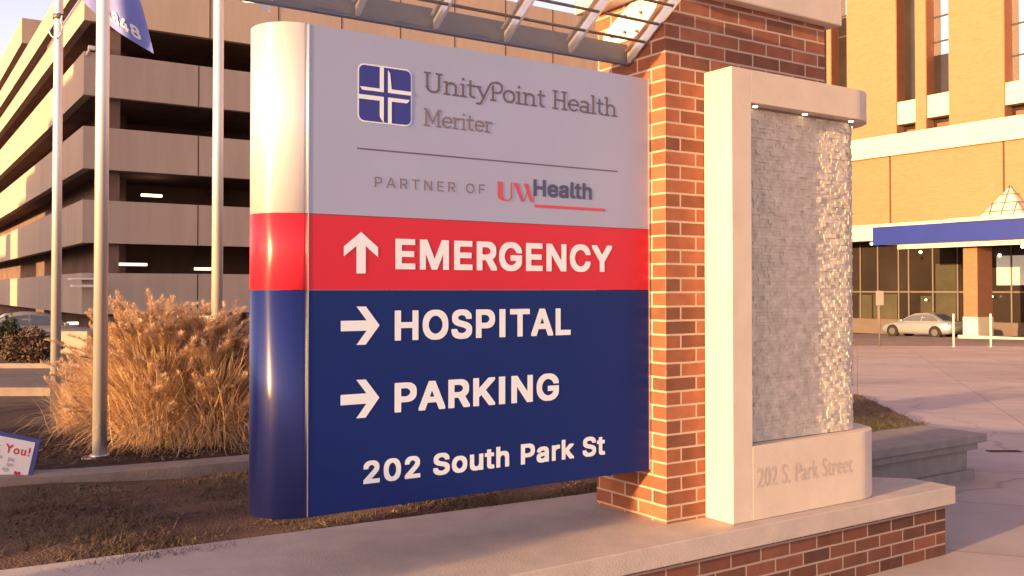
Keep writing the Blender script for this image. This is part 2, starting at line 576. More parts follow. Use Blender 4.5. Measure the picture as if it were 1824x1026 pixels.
def raw_mesh(name, verts, faces, smooth=False):
    """fast mesh from numpy arrays with equal-sized faces"""
    me = bpy.data.meshes.new(name)
    verts = np.asarray(verts, dtype=np.float32)
    faces = np.asarray(faces, dtype=np.int32)
    k = faces.shape[1]
    me.vertices.add(len(verts))
    me.vertices.foreach_set('co', verts.ravel())
    me.loops.add(faces.size)
    me.loops.foreach_set('vertex_index', faces.ravel())
    me.polygons.add(len(faces))
    me.polygons.foreach_set('loop_start', np.arange(0, faces.size, k, dtype=np.int32))
    if smooth:
        me.polygons.foreach_set('use_smooth', np.ones(len(faces), dtype=bool))
    me.update(calc_edges=True)
    me.validate()
    return me


# survey: where a sight line of the photograph meets a plane of the place
def on_v(px, v):            # plane v = const -> u, depth
    k = (px - CX) / FPX
    u = v * (U.y * 0 + (k * V.y - V.x)) / (U.x - k * U.y)
    return u, U.y * u + V.y * v


def on_u(px, u):            # plane u = const -> v, depth
    k = (px - CX) / FPX
    v = u * (U.x - k * U.y) / (k * V.y - V.x)
    return v, U.y * u + V.y * v


def zat(py, depth):
    return EYE - (py - CY) / FPX * depth


# ------------------------------------------------------------------ lettering
# letter shapes: advance, outline points (thousandths of the size), triangles
BOLD = {
 'E': (419, [33,528,34,-22,36,-25,40,-27,396,-26,399,-24,401,-20,401,76,399,80,396,82,154,83,151,86,151,200,154,203,374,203,378,205,381,210,381,304,379,308,376,310,154,311,153,312,151,314,151,422,154,425,394,426,397,428,399,432,398,530,396,533,392,535,40,535], [2,3,1,1,3,11,11,12,1,0,1,12,12,22,0,14,19,20,14,20,13,21,13,20,11,3,10,13,21,12,22,12,21,21,20,22,0,22,23,31,0,23,23,24,31,5,6,4,6,7,4,9,4,7,7,8,9,26,27,25,30,25,27,27,28,30,28,29,30,10,3,4,4,9,10,15,16,14,16,17,14,19,14,17,17,18,19,25,30,24,31,24,30]),
 'M': (628, [33,528,33,-20,36,-25,40,-27,140,-27,144,-25,146,-22,147,252,148,255,150,255,154,246,256,-14,260,-22,264,-26,360,-27,367,-22,370,-18,476,255,478,255,479,252,480,-22,482,-25,486,-27,586,-27,591,-24,593,-20,593,528,590,533,586,535,456,535,451,532,316,182,314,182,308,194,216,434,180,526,177,530,170,535,40,535], [2,3,1,5,6,4,1,3,4,4,6,1,0,1,7,11,12,13,8,9,34,36,37,35,0,7,8,8,34,0,34,35,0,35,37,0,38,0,37,17,18,30,14,15,16,21,22,20,27,28,26,24,25,23,22,23,25,20,22,25,19,20,25,25,26,19,19,26,18,30,18,26,29,30,26,26,28,29,11,13,14,14,16,11,16,31,11,31,32,11,10,11,32,32,33,10,9,10,33,34,9,33,1,6,7,31,16,17,17,30,31]),
 'R': (449, [33,528,33,-20,35,-24,40,-27,144,-27,149,-24,151,-20,151,168,154,171,220,171,224,169,228,164,324,-18,330,-25,334,-27,446,-27,450,-25,453,-20,453,22,452,26,370,174,362,192,364,196,380,207,405,232,416,248,422,260,429,280,435,310,435,394,431,416,424,440,414,460,401,478,382,497,364,510,332,524,316,529,294,533,280,533,274,535,40,535,151,284,151,422,153,424,154,425,238,425,256,421,272,416,292,403,299,396,312,374,317,356,317,348,308,322,301,312,290,301,270,290,254,285,236,283,230,281], [1,2,3,3,4,1,42,7,8,8,9,42,45,44,43,4,5,6,1,4,6,6,7,1,7,42,1,0,1,42,42,43,0,43,44,0,41,0,44,44,45,41,60,10,58,58,59,60,39,48,38,58,10,57,48,39,47,46,47,39,39,40,46,10,60,9,42,9,60,46,40,45,41,45,40,53,52,51,13,14,12,16,17,15,17,18,15,18,19,15,15,19,14,12,14,19,20,12,19,55,23,24,24,25,55,54,55,25,25,26,54,26,27,54,27,28,54,53,54,28,52,53,28,28,29,52,51,52,29,29,30,51,30,31,51,12,20,11,20,21,11,10,11,21,57,10,21,21,22,57,56,57,22,22,23,56,23,55,56,51,31,50,31,32,50,32,33,50,33,34,50,49,50,34,34,35,49,35,36,49,48,49,36,36,37,48,38,48,37]),
 'G': (520, [13,273,13,233,15,227,15,195,17,189,17,179,19,173,19,167,31,123,37,107,51,79,69,51,96,22,126,0,162,-18,178,-24,204,-30,210,-30,216,-32,242,-32,248,-34,288,-34,294,-32,320,-32,326,-30,334,-30,374,-18,400,-6,420,6,428,12,459,43,476,67,484,81,492,101,499,127,501,145,503,151,503,275,501,279,496,282,264,282,260,280,257,275,257,179,260,174,264,172,378,172,381,169,368,141,357,125,342,110,316,94,282,82,266,80,246,85,226,92,214,98,192,112,173,131,161,149,149,171,139,197,131,235,131,249,130,255,131,259,131,273,135,295,147,333,163,363,177,383,188,394,212,411,234,421,252,426,270,428,292,423,316,413,340,396,357,377,372,353,382,327,386,323,492,322,497,325,499,329,499,377,488,413,476,437,461,459,434,488,400,513,370,527,348,534,318,540,302,540,296,542,236,542,230,540,212,540,182,534,146,521,124,508,100,490,77,467,62,447,43,415,32,389,21,351,17,329,17,319,15,313], [4,2,3,4,5,6,64,62,63,2,4,62,62,64,2,1,2,64,0,1,64,17,18,19,19,54,17,54,55,17,16,17,55,73,98,99,16,55,15,55,56,15,14,15,56,100,101,72,72,73,100,73,99,100,14,56,13,56,57,13,12,13,57,57,58,12,11,12,58,10,11,58,58,59,10,9,10,59,59,60,9,8,9,60,7,8,60,60,61,7,6,7,61,4,6,61,62,4,61,64,65,66,0,64,66,111,0,66,66,67,111,110,111,67,109,110,67,108,109,67,67,68,108,107,108,68,106,107,68,68,69,106,105,106,69,69,70,105,104,105,70,103,104,70,70,71,103,102,103,71,71,72,102,72,101,102,44,45,43,42,43,45,45,40,42,40,41,42,21,22,53,52,53,22,24,25,51,92,93,77,23,24,22,52,22,24,24,51,52,77,93,76,93,94,76,94,95,76,75,76,95,96,75,95,81,82,80,37,38,39,83,84,85,85,86,83,33,34,47,34,35,47,35,36,47,36,37,47,46,47,37,37,39,46,83,86,82,80,82,86,86,87,80,87,88,80,51,25,26,26,27,51,50,51,27,27,28,50,28,29,50,49,50,29,29,30,49,30,31,49,48,49,31,31,32,48,32,33,48,33,47,48,40,45,46,80,88,79,88,89,79,89,90,79,78,79,90,90,91,78,77,78,91,92,77,91,21,53,20,19,20,53,54,19,53,98,73,74,97,98,74,74,75,97,75,96,97,46,39,40]),
 'N': (523, [33,528,33,-20,35,-24,40,-27,144,-27,148,-25,150,-22,151,302,152,304,154,304,178,264,346,0,364,-25,368,-27,482,-27,486,-25,489,-20,489,528,487,532,482,535,380,535,376,533,374,530,373,206,372,204,370,204,356,224,160,533,156,535,40,535], [1,2,3,3,4,1,8,9,27,27,28,8,4,5,6,1,4,6,0,1,7,7,8,0,8,28,0,29,0,28,15,16,14,19,20,17,17,18,19,14,16,13,23,24,16,16,17,23,17,20,22,20,21,22,12,13,11,13,16,11,16,24,11,24,25,11,10,11,25,25,26,10,9,10,26,1,6,7,23,17,22,27,9,26]),
 'C': (510, [13,273,13,233,15,227,15,195,17,189,17,179,19,173,19,167,25,141,35,113,49,83,71,49,83,37,87,31,106,14,140,-8,168,-20,194,-28,216,-32,240,-32,246,-34,288,-34,294,-32,318,-32,324,-30,330,-30,348,-26,376,-16,390,-10,414,4,430,16,453,39,476,71,488,97,493,113,499,139,499,179,497,183,492,186,386,186,382,181,374,155,368,143,357,127,340,110,318,96,304,90,280,82,264,80,246,84,230,90,210,100,184,118,171,133,157,155,149,171,139,197,131,235,131,249,130,255,131,259,131,273,135,295,145,327,157,353,177,383,196,400,224,417,262,428,272,428,300,421,322,411,348,392,357,381,368,365,374,353,382,327,386,323,492,322,497,325,499,329,499,369,493,395,488,411,476,437,455,467,428,494,398,515,372,527,342,536,320,540,304,540,298,542,238,542,232,540,214,540,184,534,162,527,140,517,114,500,92,482,73,461,55,435,39,405,25,367,19,341,19,335,17,329,17,319,15,313], [107,108,106,6,4,5,2,3,4,12,13,14,1,2,59,0,1,59,95,67,94,18,50,17,67,95,96,17,50,16,50,51,16,15,16,51,51,52,15,66,67,98,97,98,67,67,96,97,15,52,14,12,14,52,52,53,12,11,12,53,10,11,53,53,54,10,9,10,54,54,55,9,8,9,55,55,56,8,7,8,56,6,7,56,4,6,56,56,57,4,2,4,57,59,2,57,57,58,59,60,61,59,0,59,61,109,0,61,61,62,109,108,109,62,106,108,62,62,63,106,105,106,63,104,105,63,103,104,63,63,64,103,102,103,64,64,65,102,101,102,65,100,101,65,65,66,100,99,100,66,66,98,99,48,20,21,21,22,48,47,48,22,70,91,69,91,92,69,89,71,88,22,23,24,47,22,24,46,47,24,24,26,46,26,45,46,71,89,70,89,90,70,91,70,90,39,40,41,76,77,75,35,36,38,36,37,38,79,80,78,80,81,78,33,34,41,34,35,41,39,41,35,35,38,39,78,81,77,75,77,81,81,82,75,82,83,75,45,26,27,27,28,45,44,45,28,28,29,44,29,30,44,43,44,30,30,31,43,31,32,43,42,43,32,32,33,42,33,41,42,75,83,74,83,84,74,73,74,84,84,85,73,72,73,85,85,86,72,86,87,72,71,72,87,88,71,87,20,48,19,48,49,19,18,19,49,50,18,49,94,67,68,93,94,68,68,69,93,69,92,93]),
 'Y': (472, [-9,528,-8,484,176,188,177,184,178,-22,180,-25,184,-27,288,-26,291,-24,293,-20,293,184,295,188,481,486,481,530,478,533,474,535,362,535,358,533,353,528,341,508,238,339,236,338,234,339,124,520,114,533,110,535,-2,535], [0,1,26,24,25,23,23,25,1,26,1,25,5,6,4,21,22,2,2,22,1,23,1,22,7,8,9,17,18,16,12,13,15,14,15,13,12,15,16,20,11,12,19,20,12,12,16,19,16,18,19,7,9,6,4,6,9,3,4,9,9,10,3,2,3,10,10,11,2,21,2,11,11,20,21]),
 'H': (517, [33,528,33,-20,35,-24,40,-27,144,-27,148,-25,150,-22,151,202,153,204,154,205,364,205,367,202,368,-22,370,-25,374,-27,476,-27,480,-25,483,-20,483,528,481,532,476,535,374,535,370,533,368,530,367,318,364,315,154,315,151,318,150,530,148,533,144,535,40,535], [2,3,1,1,3,4,30,31,0,9,26,8,27,8,26,9,8,7,8,27,7,4,5,6,1,4,6,6,7,1,0,1,7,7,27,0,27,28,0,30,0,28,28,29,30,25,10,11,11,24,25,16,17,15,14,15,17,20,21,18,18,19,20,12,13,14,14,17,12,11,12,17,17,18,11,24,11,18,23,24,18,18,21,23,22,23,21,26,9,10,10,25,26]),
 'O': (533, [13,273,13,233,15,227,15,195,17,189,17,179,19,173,19,167,25,141,35,113,47,87,60,65,73,47,104,16,122,3,144,-10,168,-20,186,-26,216,-32,240,-32,246,-34,286,-34,292,-32,318,-32,340,-28,358,-22,376,-16,400,-4,432,18,457,43,465,53,486,85,494,101,502,121,509,145,515,175,515,183,517,189,517,205,519,211,519,295,517,301,517,319,515,325,513,345,507,369,498,397,486,423,465,455,457,465,432,490,422,498,392,518,356,532,332,538,326,538,320,540,302,540,296,542,238,542,232,540,214,540,184,534,162,527,140,517,114,500,104,492,73,461,59,441,39,405,25,367,19,341,19,335,17,329,17,319,15,313,130,253,133,285,139,311,145,327,157,353,171,375,186,392,216,413,242,423,262,428,270,428,288,424,304,419,324,409,342,396,359,379,376,355,386,335,393,315,399,291,401,271,403,265,403,243,401,237,399,217,395,201,386,173,378,157,365,137,359,129,342,112,320,98,306,91,286,84,268,80,254,82,232,89,210,100,194,110,182,120,171,133,157,155,145,181,135,213,131,235], [4,2,3,73,74,72,4,5,6,4,6,119,2,4,119,119,120,2,120,76,2,1,2,76,0,1,76,76,77,0,75,0,77,74,75,77,19,20,110,110,111,19,86,85,84,85,86,59,19,111,18,112,18,111,60,61,84,84,85,60,85,59,60,18,112,17,16,17,112,112,113,16,15,16,113,64,82,83,63,64,83,62,63,83,83,84,62,84,61,62,15,113,14,113,114,14,13,14,114,114,115,13,12,13,115,115,116,12,11,12,116,116,117,11,10,11,117,9,10,117,117,118,9,8,9,118,7,8,118,6,7,118,119,6,118,74,77,78,72,74,78,71,72,78,78,79,71,70,71,79,69,70,79,79,80,69,68,69,80,80,81,68,67,68,81,81,82,67,66,67,82,65,66,82,82,64,65,108,23,24,109,22,23,23,108,109,54,55,88,87,88,55,57,87,55,55,56,57,108,24,25,107,108,25,25,26,107,90,52,89,52,53,89,88,89,53,54,88,53,98,99,100,96,97,95,37,38,36,41,42,43,36,38,100,98,100,38,38,39,98,39,40,98,97,98,40,40,41,97,95,97,41,41,43,95,107,26,27,106,107,27,27,28,106,105,106,28,28,29,105,29,30,105,104,105,30,30,31,104,103,104,31,31,32,103,32,33,103,102,103,33,33,34,102,101,102,34,34,35,101,35,36,101,36,100,101,95,43,94,43,44,94,44,45,94,93,94,45,45,46,93,92,93,46,46,47,92,47,48,92,91,92,48,48,49,91,49,50,91,90,91,50,50,51,90,52,90,51,110,20,21,21,22,110,22,109,110,87,57,86,57,58,86,59,86,58]),
 'S': (447, [13,155,13,101,15,95,15,89,21,71,31,49,49,23,60,12,82,-5,104,-17,130,-26,170,-34,196,-34,202,-36,244,-36,250,-34,278,-34,284,-32,302,-30,334,-21,352,-13,380,6,405,31,416,47,424,63,433,95,433,111,435,117,435,161,433,167,433,183,426,209,420,221,407,239,388,258,364,275,336,289,320,295,284,306,230,320,192,333,176,341,158,354,151,363,145,377,149,387,155,397,168,410,182,419,216,430,234,430,264,421,278,413,288,405,300,391,306,379,312,357,316,353,422,353,425,355,427,359,427,405,425,411,425,419,421,435,416,449,412,457,395,481,378,498,368,506,348,519,326,529,302,536,280,540,266,540,260,542,194,542,188,540,172,540,144,534,122,527,108,521,82,504,72,496,51,473,39,453,29,427,27,409,25,403,25,345,27,339,27,329,35,303,49,279,61,265,74,254,96,239,120,227,158,214,248,189,274,179,298,164,312,149,315,141,315,135,310,123,303,113,292,102,272,89,246,80,226,76,210,78,180,87,172,91,154,104,143,119,137,131,131,149,131,157,126,161,20,162], [0,1,120,88,87,86,48,77,78,12,13,110,111,12,110,49,50,76,77,48,49,49,76,77,12,111,11,111,112,11,10,11,112,112,113,10,39,40,98,48,78,79,10,113,9,113,114,9,8,9,114,7,8,114,6,7,114,114,115,6,5,6,115,4,5,115,115,116,4,2,4,116,1,2,116,116,117,1,120,1,117,119,120,117,117,118,119,98,40,97,40,41,97,96,97,41,41,42,96,95,96,42,94,95,42,93,94,42,42,43,93,92,93,43,91,92,43,90,91,43,43,44,90,89,90,44,88,89,44,87,88,44,44,45,87,86,87,45,85,86,45,45,46,85,84,85,46,83,84,46,46,47,83,82,83,47,81,82,47,80,81,47,47,48,80,48,79,80,16,17,15,109,15,17,17,108,109,100,38,99,74,51,73,56,57,55,108,17,18,38,100,37,51,52,71,71,72,51,73,51,72,62,63,64,58,59,60,60,61,58,108,18,19,107,108,19,19,20,107,20,21,107,106,107,21,21,22,106,22,23,106,105,106,23,23,24,105,24,25,105,25,26,105,104,105,26,26,27,104,103,104,27,27,28,103,28,29,103,102,103,29,29,30,102,30,31,102,31,32,102,32,33,102,101,102,33,33,34,101,34,35,101,35,36,101,100,101,36,37,100,36,58,61,57,55,57,61,61,62,55,62,64,55,54,55,64,64,65,54,65,66,54,66,67,54,53,54,67,67,68,53,68,69,53,69,70,53,52,53,70,71,52,70,110,13,14,14,15,110,15,109,110,39,98,99,99,38,39,51,74,50,74,75,50,76,50,75]),
 'P': (445, [33,528,33,-20,35,-24,40,-27,144,-27,148,-25,151,-20,151,156,154,159,268,159,274,161,290,161,296,163,302,163,320,167,336,172,360,184,378,197,399,218,412,236,422,256,431,286,433,296,433,308,435,314,435,382,433,388,433,398,431,404,431,410,424,434,416,452,403,472,391,486,368,505,354,514,342,520,314,529,292,533,280,533,274,535,40,535,151,272,151,422,153,424,154,425,236,425,264,418,280,410,295,398,304,386,310,374,315,358,317,346,308,316,299,302,286,289,268,278,252,273,232,269], [1,2,3,3,4,1,42,7,8,8,59,42,45,44,43,4,5,6,1,4,6,6,7,1,7,42,1,0,1,42,42,43,0,43,44,0,41,0,44,44,45,41,10,57,58,11,12,10,57,10,12,38,39,47,46,47,39,40,46,39,59,8,9,9,10,59,10,58,59,46,40,45,41,45,40,26,27,28,22,23,21,28,29,30,19,20,54,20,21,54,21,23,54,53,54,23,23,24,53,24,25,53,52,53,25,25,26,52,51,52,26,26,28,51,28,30,51,50,51,30,30,31,50,31,32,50,57,12,14,14,15,57,56,57,15,15,16,56,16,17,56,55,56,17,17,18,55,18,19,55,19,54,55,50,32,49,32,33,49,33,34,49,34,35,49,48,49,35,35,36,48,36,37,48,47,48,37,38,47,37]),
 'I': (240, [50,-27,180,-27,180,535,50,535], [0,1,2,0,2,3]),
 'T': (449, [5,528,5,432,7,428,10,426,164,425,167,422,167,-20,169,-24,174,-27,278,-26,281,-24,283,-20,283,422,286,425,436,425,440,427,443,432,442,530,440,533,436,535,12,535], [2,3,1,3,20,1,0,1,20,7,8,6,20,3,4,9,10,11,14,15,16,19,14,16,16,17,19,17,18,19,14,19,13,9,11,8,6,8,11,5,6,11,11,12,5,4,5,12,12,13,4,13,19,4,20,4,19]),
 'A': (480, [-11,20,-11,-20,-9,-24,-6,-26,104,-27,108,-25,112,-20,157,110,160,114,318,115,321,112,368,-20,372,-25,376,-27,482,-27,486,-25,489,-22,489,20,484,36,303,530,298,534,182,535,178,533,198,228,236,341,238,344,240,343,255,298,280,228,276,225], [5,6,4,1,2,3,0,1,3,3,4,0,4,6,0,7,8,23,23,24,22,24,25,22,21,22,25,0,6,7,7,23,0,23,22,0,28,29,9,9,10,28,27,28,19,11,12,13,15,16,14,16,17,14,13,14,17,17,18,13,11,13,18,11,18,10,28,10,18,19,28,18,9,29,8,23,8,29,27,19,26,25,26,19,21,25,19,19,20,21]),
 'L': (393, [33,528,34,-22,36,-25,40,-27,382,-26,385,-24,387,-20,387,76,385,80,382,82,154,83,151,86,151,528,149,532,144,535,40,535], [2,3,1,1,3,11,0,1,11,14,15,0,4,9,10,5,6,4,6,7,4,9,4,7,7,8,9,4,10,3,11,3,10,0,11,12,14,0,12,13,14,12]),
 'K': (467, [33,528,33,-20,35,-24,40,-27,144,-27,149,-24,151,-20,151,144,153,148,177,172,181,178,194,190,197,188,343,-18,350,-25,354,-27,468,-27,472,-25,475,-20,474,22,288,284,289,288,299,298,303,304,327,328,331,334,355,358,359,364,383,388,387,394,409,416,413,422,437,446,441,452,465,476,471,484,473,488,473,528,471,532,466,535,342,534,325,518,321,512,301,492,297,486,277,466,273,460,253,440,249,434,229,414,225,408,205,388,201,382,179,360,154,331,152,332,151,334,150,530,148,533,144,535,40,535], [1,2,3,3,4,1,59,60,0,8,55,7,56,7,55,5,6,4,1,4,6,6,7,1,7,56,1,0,1,56,59,0,57,57,58,59,11,12,20,54,11,20,53,54,20,9,10,8,55,8,10,10,11,55,11,54,55,14,15,13,34,39,33,16,17,18,18,19,16,39,34,36,36,37,39,37,38,39,16,19,15,13,15,19,29,30,44,43,44,30,30,31,43,42,43,31,41,42,31,40,41,31,31,32,40,32,33,40,33,39,40,20,12,13,13,19,20,53,20,21,52,53,21,21,23,52,51,52,23,50,51,23,23,24,50,24,25,50,49,50,25,48,49,25,25,26,48,26,27,48,47,48,27,46,47,27,27,28,46,45,46,28,28,29,45,29,44,45,0,56,57]),
 '2': (453, [37,66,37,-20,39,-24,44,-27,408,-27,413,-24,415,-20,415,76,413,80,410,82,228,83,226,84,225,86,237,100,313,178,359,232,384,268,392,282,403,314,407,334,407,410,403,430,396,452,377,482,352,507,344,513,318,528,298,535,282,539,274,539,268,541,182,541,152,535,132,528,116,520,100,509,88,499,71,480,54,454,45,428,41,410,41,398,39,392,39,342,41,338,44,336,148,336,151,338,153,342,153,352,155,358,155,364,160,382,173,404,184,415,198,424,220,431,228,431,246,426,258,420,270,411,281,398,288,386,291,376,291,366,286,350,278,334,255,302,233,278,229,272,205,248,201,242,173,214,169,208,143,182,139,176], [1,2,3,0,1,3,43,44,45,42,43,45,46,47,48,52,51,50,49,50,51,46,48,49,31,55,56,55,31,32,0,3,11,11,12,0,75,0,12,46,49,45,49,51,45,42,45,51,41,42,51,51,52,41,40,41,52,39,40,52,38,39,52,52,53,38,37,38,53,36,37,53,53,54,36,35,36,54,34,35,54,33,34,54,54,55,33,55,32,33,28,29,27,58,59,27,27,29,58,57,58,29,30,57,29,7,8,9,5,6,4,6,7,4,7,9,4,4,9,10,68,69,14,14,15,68,67,68,15,66,67,15,15,16,66,16,17,66,65,66,17,17,18,65,18,19,65,64,65,19,63,64,19,19,20,63,62,63,20,20,21,62,21,22,62,61,62,22,22,23,61,60,61,23,23,24,60,24,25,60,59,60,25,25,26,59,27,59,26,4,10,3,11,3,10,75,12,13,74,75,13,73,74,13,72,73,13,13,14,72,71,72,14,70,71,14,14,69,70,58,57,56,31,56,57,57,30,31]),
 '0': (453, [21,275,21,233,23,227,23,187,25,181,25,169,27,163,27,153,31,133,37,109,44,87,60,53,75,31,83,21,100,4,120,-10,150,-24,180,-32,200,-32,206,-34,246,-34,252,-32,274,-32,284,-30,300,-26,314,-20,330,-12,346,-2,367,17,389,47,407,83,417,111,427,157,427,167,429,173,429,187,431,193,431,313,429,319,429,335,419,389,409,419,398,445,377,479,346,510,330,521,310,531,276,540,262,540,256,542,198,542,192,540,178,540,168,538,144,531,124,521,108,510,87,491,71,471,58,451,46,425,35,391,29,365,27,345,25,339,25,327,23,321,135,253,139,297,149,343,162,377,181,405,188,412,204,423,222,430,230,430,246,425,270,408,287,383,299,357,311,317,313,299,315,293,315,281,317,275,317,233,315,227,315,215,313,209,311,191,305,167,295,141,287,125,277,109,262,94,252,88,230,78,224,78,206,85,183,101,168,121,156,145,147,173,139,211,139,221,137,227], [64,65,63,63,62,64,6,4,5,105,103,104,73,74,51,50,51,74,18,98,17,52,53,73,73,51,52,17,98,16,15,16,98,98,99,15,72,73,55,54,55,73,73,53,54,15,99,14,13,14,99,12,13,99,99,100,12,11,12,100,10,11,100,100,101,10,9,10,101,8,9,101,101,102,8,7,8,102,6,7,102,4,6,102,102,103,4,3,4,103,2,3,103,103,105,2,105,67,2,1,2,67,0,1,67,67,68,0,66,0,68,65,66,68,63,65,68,68,69,63,62,63,69,61,62,69,69,70,61,60,61,70,59,60,70,70,71,59,58,59,71,57,58,71,71,72,57,56,57,72,72,55,56,96,97,20,20,21,96,96,21,22,22,95,96,47,48,76,75,76,48,48,49,75,95,22,23,23,24,95,47,76,46,86,87,85,82,83,84,33,34,35,35,36,87,85,87,36,36,37,85,84,85,37,82,84,37,37,38,82,95,24,25,94,95,25,25,26,94,26,27,94,27,28,94,93,94,28,28,29,93,92,93,29,29,30,92,91,92,30,30,31,91,90,91,31,31,32,90,32,33,90,89,90,33,33,35,89,35,87,89,88,89,87,80,81,82,82,38,80,38,39,80,39,40,80,79,80,40,40,41,79,78,79,41,41,42,78,42,43,78,77,78,43,43,44,77,44,45,77,76,77,45,46,76,45,20,97,19,18,19,97,98,18,97,50,74,75,75,49,50]),
 'o': (415, [7,208,7,168,9,162,9,136,11,130,11,122,17,96,22,80,34,54,57,22,82,-1,98,-12,118,-22,140,-29,160,-33,180,-33,186,-35,228,-35,234,-33,254,-33,260,-31,266,-31,282,-27,302,-20,320,-10,338,3,363,28,382,56,390,72,399,100,403,116,403,122,405,128,405,142,407,148,407,228,405,234,405,248,403,254,403,260,390,304,380,324,365,346,350,363,336,375,318,387,298,397,276,405,258,409,248,409,242,411,174,411,168,409,156,409,138,405,116,397,84,379,74,371,55,352,40,332,24,302,17,280,11,254,11,246,9,240,123,184,125,204,132,230,144,258,151,268,160,279,174,289,190,297,202,301,214,301,230,295,250,283,261,272,272,256,280,240,287,218,291,200,291,176,289,166,280,136,272,120,261,104,252,95,240,86,228,80,212,75,204,75,196,77,178,84,168,91,151,108,144,118,132,144], [2,3,4,1,2,65,0,1,65,16,91,15,91,92,15,72,73,52,51,52,73,73,74,51,15,92,14,92,93,14,13,14,93,71,72,54,53,54,72,72,52,53,13,93,12,93,94,12,11,12,94,10,11,94,94,95,10,9,10,95,8,9,95,95,96,8,7,8,96,96,97,7,6,7,97,5,6,97,4,5,97,2,4,97,65,2,97,0,65,66,64,0,66,63,64,66,66,67,63,62,63,67,61,62,67,67,68,61,60,61,68,59,60,68,68,69,59,58,59,69,69,70,58,57,58,70,56,57,70,70,71,56,55,56,71,71,54,55,19,20,18,89,18,20,48,49,75,89,20,22,88,89,22,48,75,47,32,33,31,36,37,38,34,35,81,35,36,81,88,22,23,23,24,88,87,88,24,24,25,87,86,87,25,25,26,86,85,86,26,26,27,85,27,28,85,84,85,28,28,29,84,29,31,84,83,84,31,31,33,83,82,83,33,33,34,82,34,81,82,81,36,80,36,38,80,79,80,38,38,39,79,39,40,79,78,79,40,40,41,78,77,78,41,41,42,77,42,43,77,43,44,77,76,77,44,44,45,76,45,46,76,75,76,46,47,75,46,91,16,17,90,91,17,17,18,90,18,89,90,75,49,74,49,50,74,51,74,50]),
 'u': (410, [26,399,26,119,28,113,28,89,32,67,39,45,45,33,56,17,79,-6,97,-17,127,-28,137,-30,157,-30,163,-32,203,-32,209,-30,227,-30,259,-21,269,-15,271,-17,274,-23,279,-26,377,-26,381,-24,384,-19,384,399,382,403,377,406,277,406,273,404,270,401,270,157,268,147,262,129,256,117,245,100,227,87,201,78,185,83,173,89,158,103,149,117,142,141,142,147,140,153,139,401,137,404,133,406,33,406], [46,47,45,12,39,11,44,42,43,11,39,10,9,10,39,8,9,39,39,40,8,7,8,40,6,7,40,5,6,40,40,41,5,4,5,41,3,4,41,2,3,41,41,42,2,1,2,42,42,44,1,0,1,44,44,45,0,45,47,0,48,0,47,37,14,15,15,16,37,37,16,17,36,37,17,17,18,36,18,35,36,28,29,30,23,24,22,25,26,27,19,20,21,21,22,19,22,24,19,24,25,31,30,31,25,28,30,25,25,27,28,35,18,19,34,35,19,19,24,34,33,34,24,32,33,24,24,31,32,14,37,13,12,13,37,37,38,12,39,12,38]),
 't': (227, [-21,398,-20,306,-18,303,-14,301,36,301,39,298,39,52,43,36,49,22,59,6,74,-9,96,-22,114,-27,124,-29,142,-29,148,-31,190,-31,196,-29,216,-29,234,-24,237,-22,239,-18,239,24,229,72,224,77,220,79,172,79,164,82,160,85,157,92,151,112,151,298,154,301,222,301,227,304,229,308,229,400,226,403,222,405,154,405,152,406,151,408,151,490,149,494,146,496,46,497,42,495,39,490,39,408,38,406,36,405,-14,405], [1,2,3,3,4,1,0,1,4,50,49,48,5,49,4,49,50,4,0,4,50,51,0,50,5,6,30,47,48,45,46,47,45,40,32,39,32,40,31,40,39,41,26,16,17,19,20,21,24,25,23,33,34,35,37,38,36,19,21,18,21,22,18,17,18,22,26,17,22,22,23,26,23,25,26,33,35,32,39,32,35,35,36,39,36,38,39,16,26,15,14,15,26,26,27,14,13,14,27,12,13,27,27,28,12,11,12,28,10,11,28,9,10,28,8,9,28,7,8,28,28,29,7,6,7,29,30,6,29,5,30,31,49,5,31,31,40,49,48,49,40,40,41,48,45,48,41,41,42,45,44,45,42,43,44,42]),
 'h': (410, [26,528,26,-22,29,-25,33,-27,133,-27,137,-25,139,-22,140,218,142,224,142,230,147,250,160,272,173,285,183,292,197,298,211,301,235,292,248,282,256,270,262,258,268,242,268,236,270,230,270,-22,273,-25,277,-27,379,-26,382,-24,384,-20,384,276,382,282,382,294,378,314,370,336,364,348,352,366,335,383,327,389,307,400,285,407,275,409,265,409,259,411,197,411,191,409,173,407,151,400,143,396,141,396,140,398,140,528,138,532,133,535,33,535], [1,2,3,3,4,1,51,52,50,5,6,4,1,4,6,6,7,1,0,1,7,49,50,0,53,0,50,50,52,53,9,8,10,10,11,48,11,47,48,44,14,15,15,43,44,14,44,45,47,11,12,12,13,47,13,14,47,46,47,14,14,45,46,8,9,7,0,7,9,9,10,0,49,0,10,10,48,49,48,47,49,20,21,22,23,24,25,21,20,19,26,27,28,26,28,25,23,25,28,22,23,28,28,29,22,20,22,29,29,30,20,19,20,30,30,31,19,31,32,19,18,19,32,32,33,18,33,34,18,17,18,34,34,35,17,35,36,17,36,37,17,37,38,17,16,17,38,38,39,16,41,16,39,40,41,39,16,41,15,41,42,15,43,15,42]),
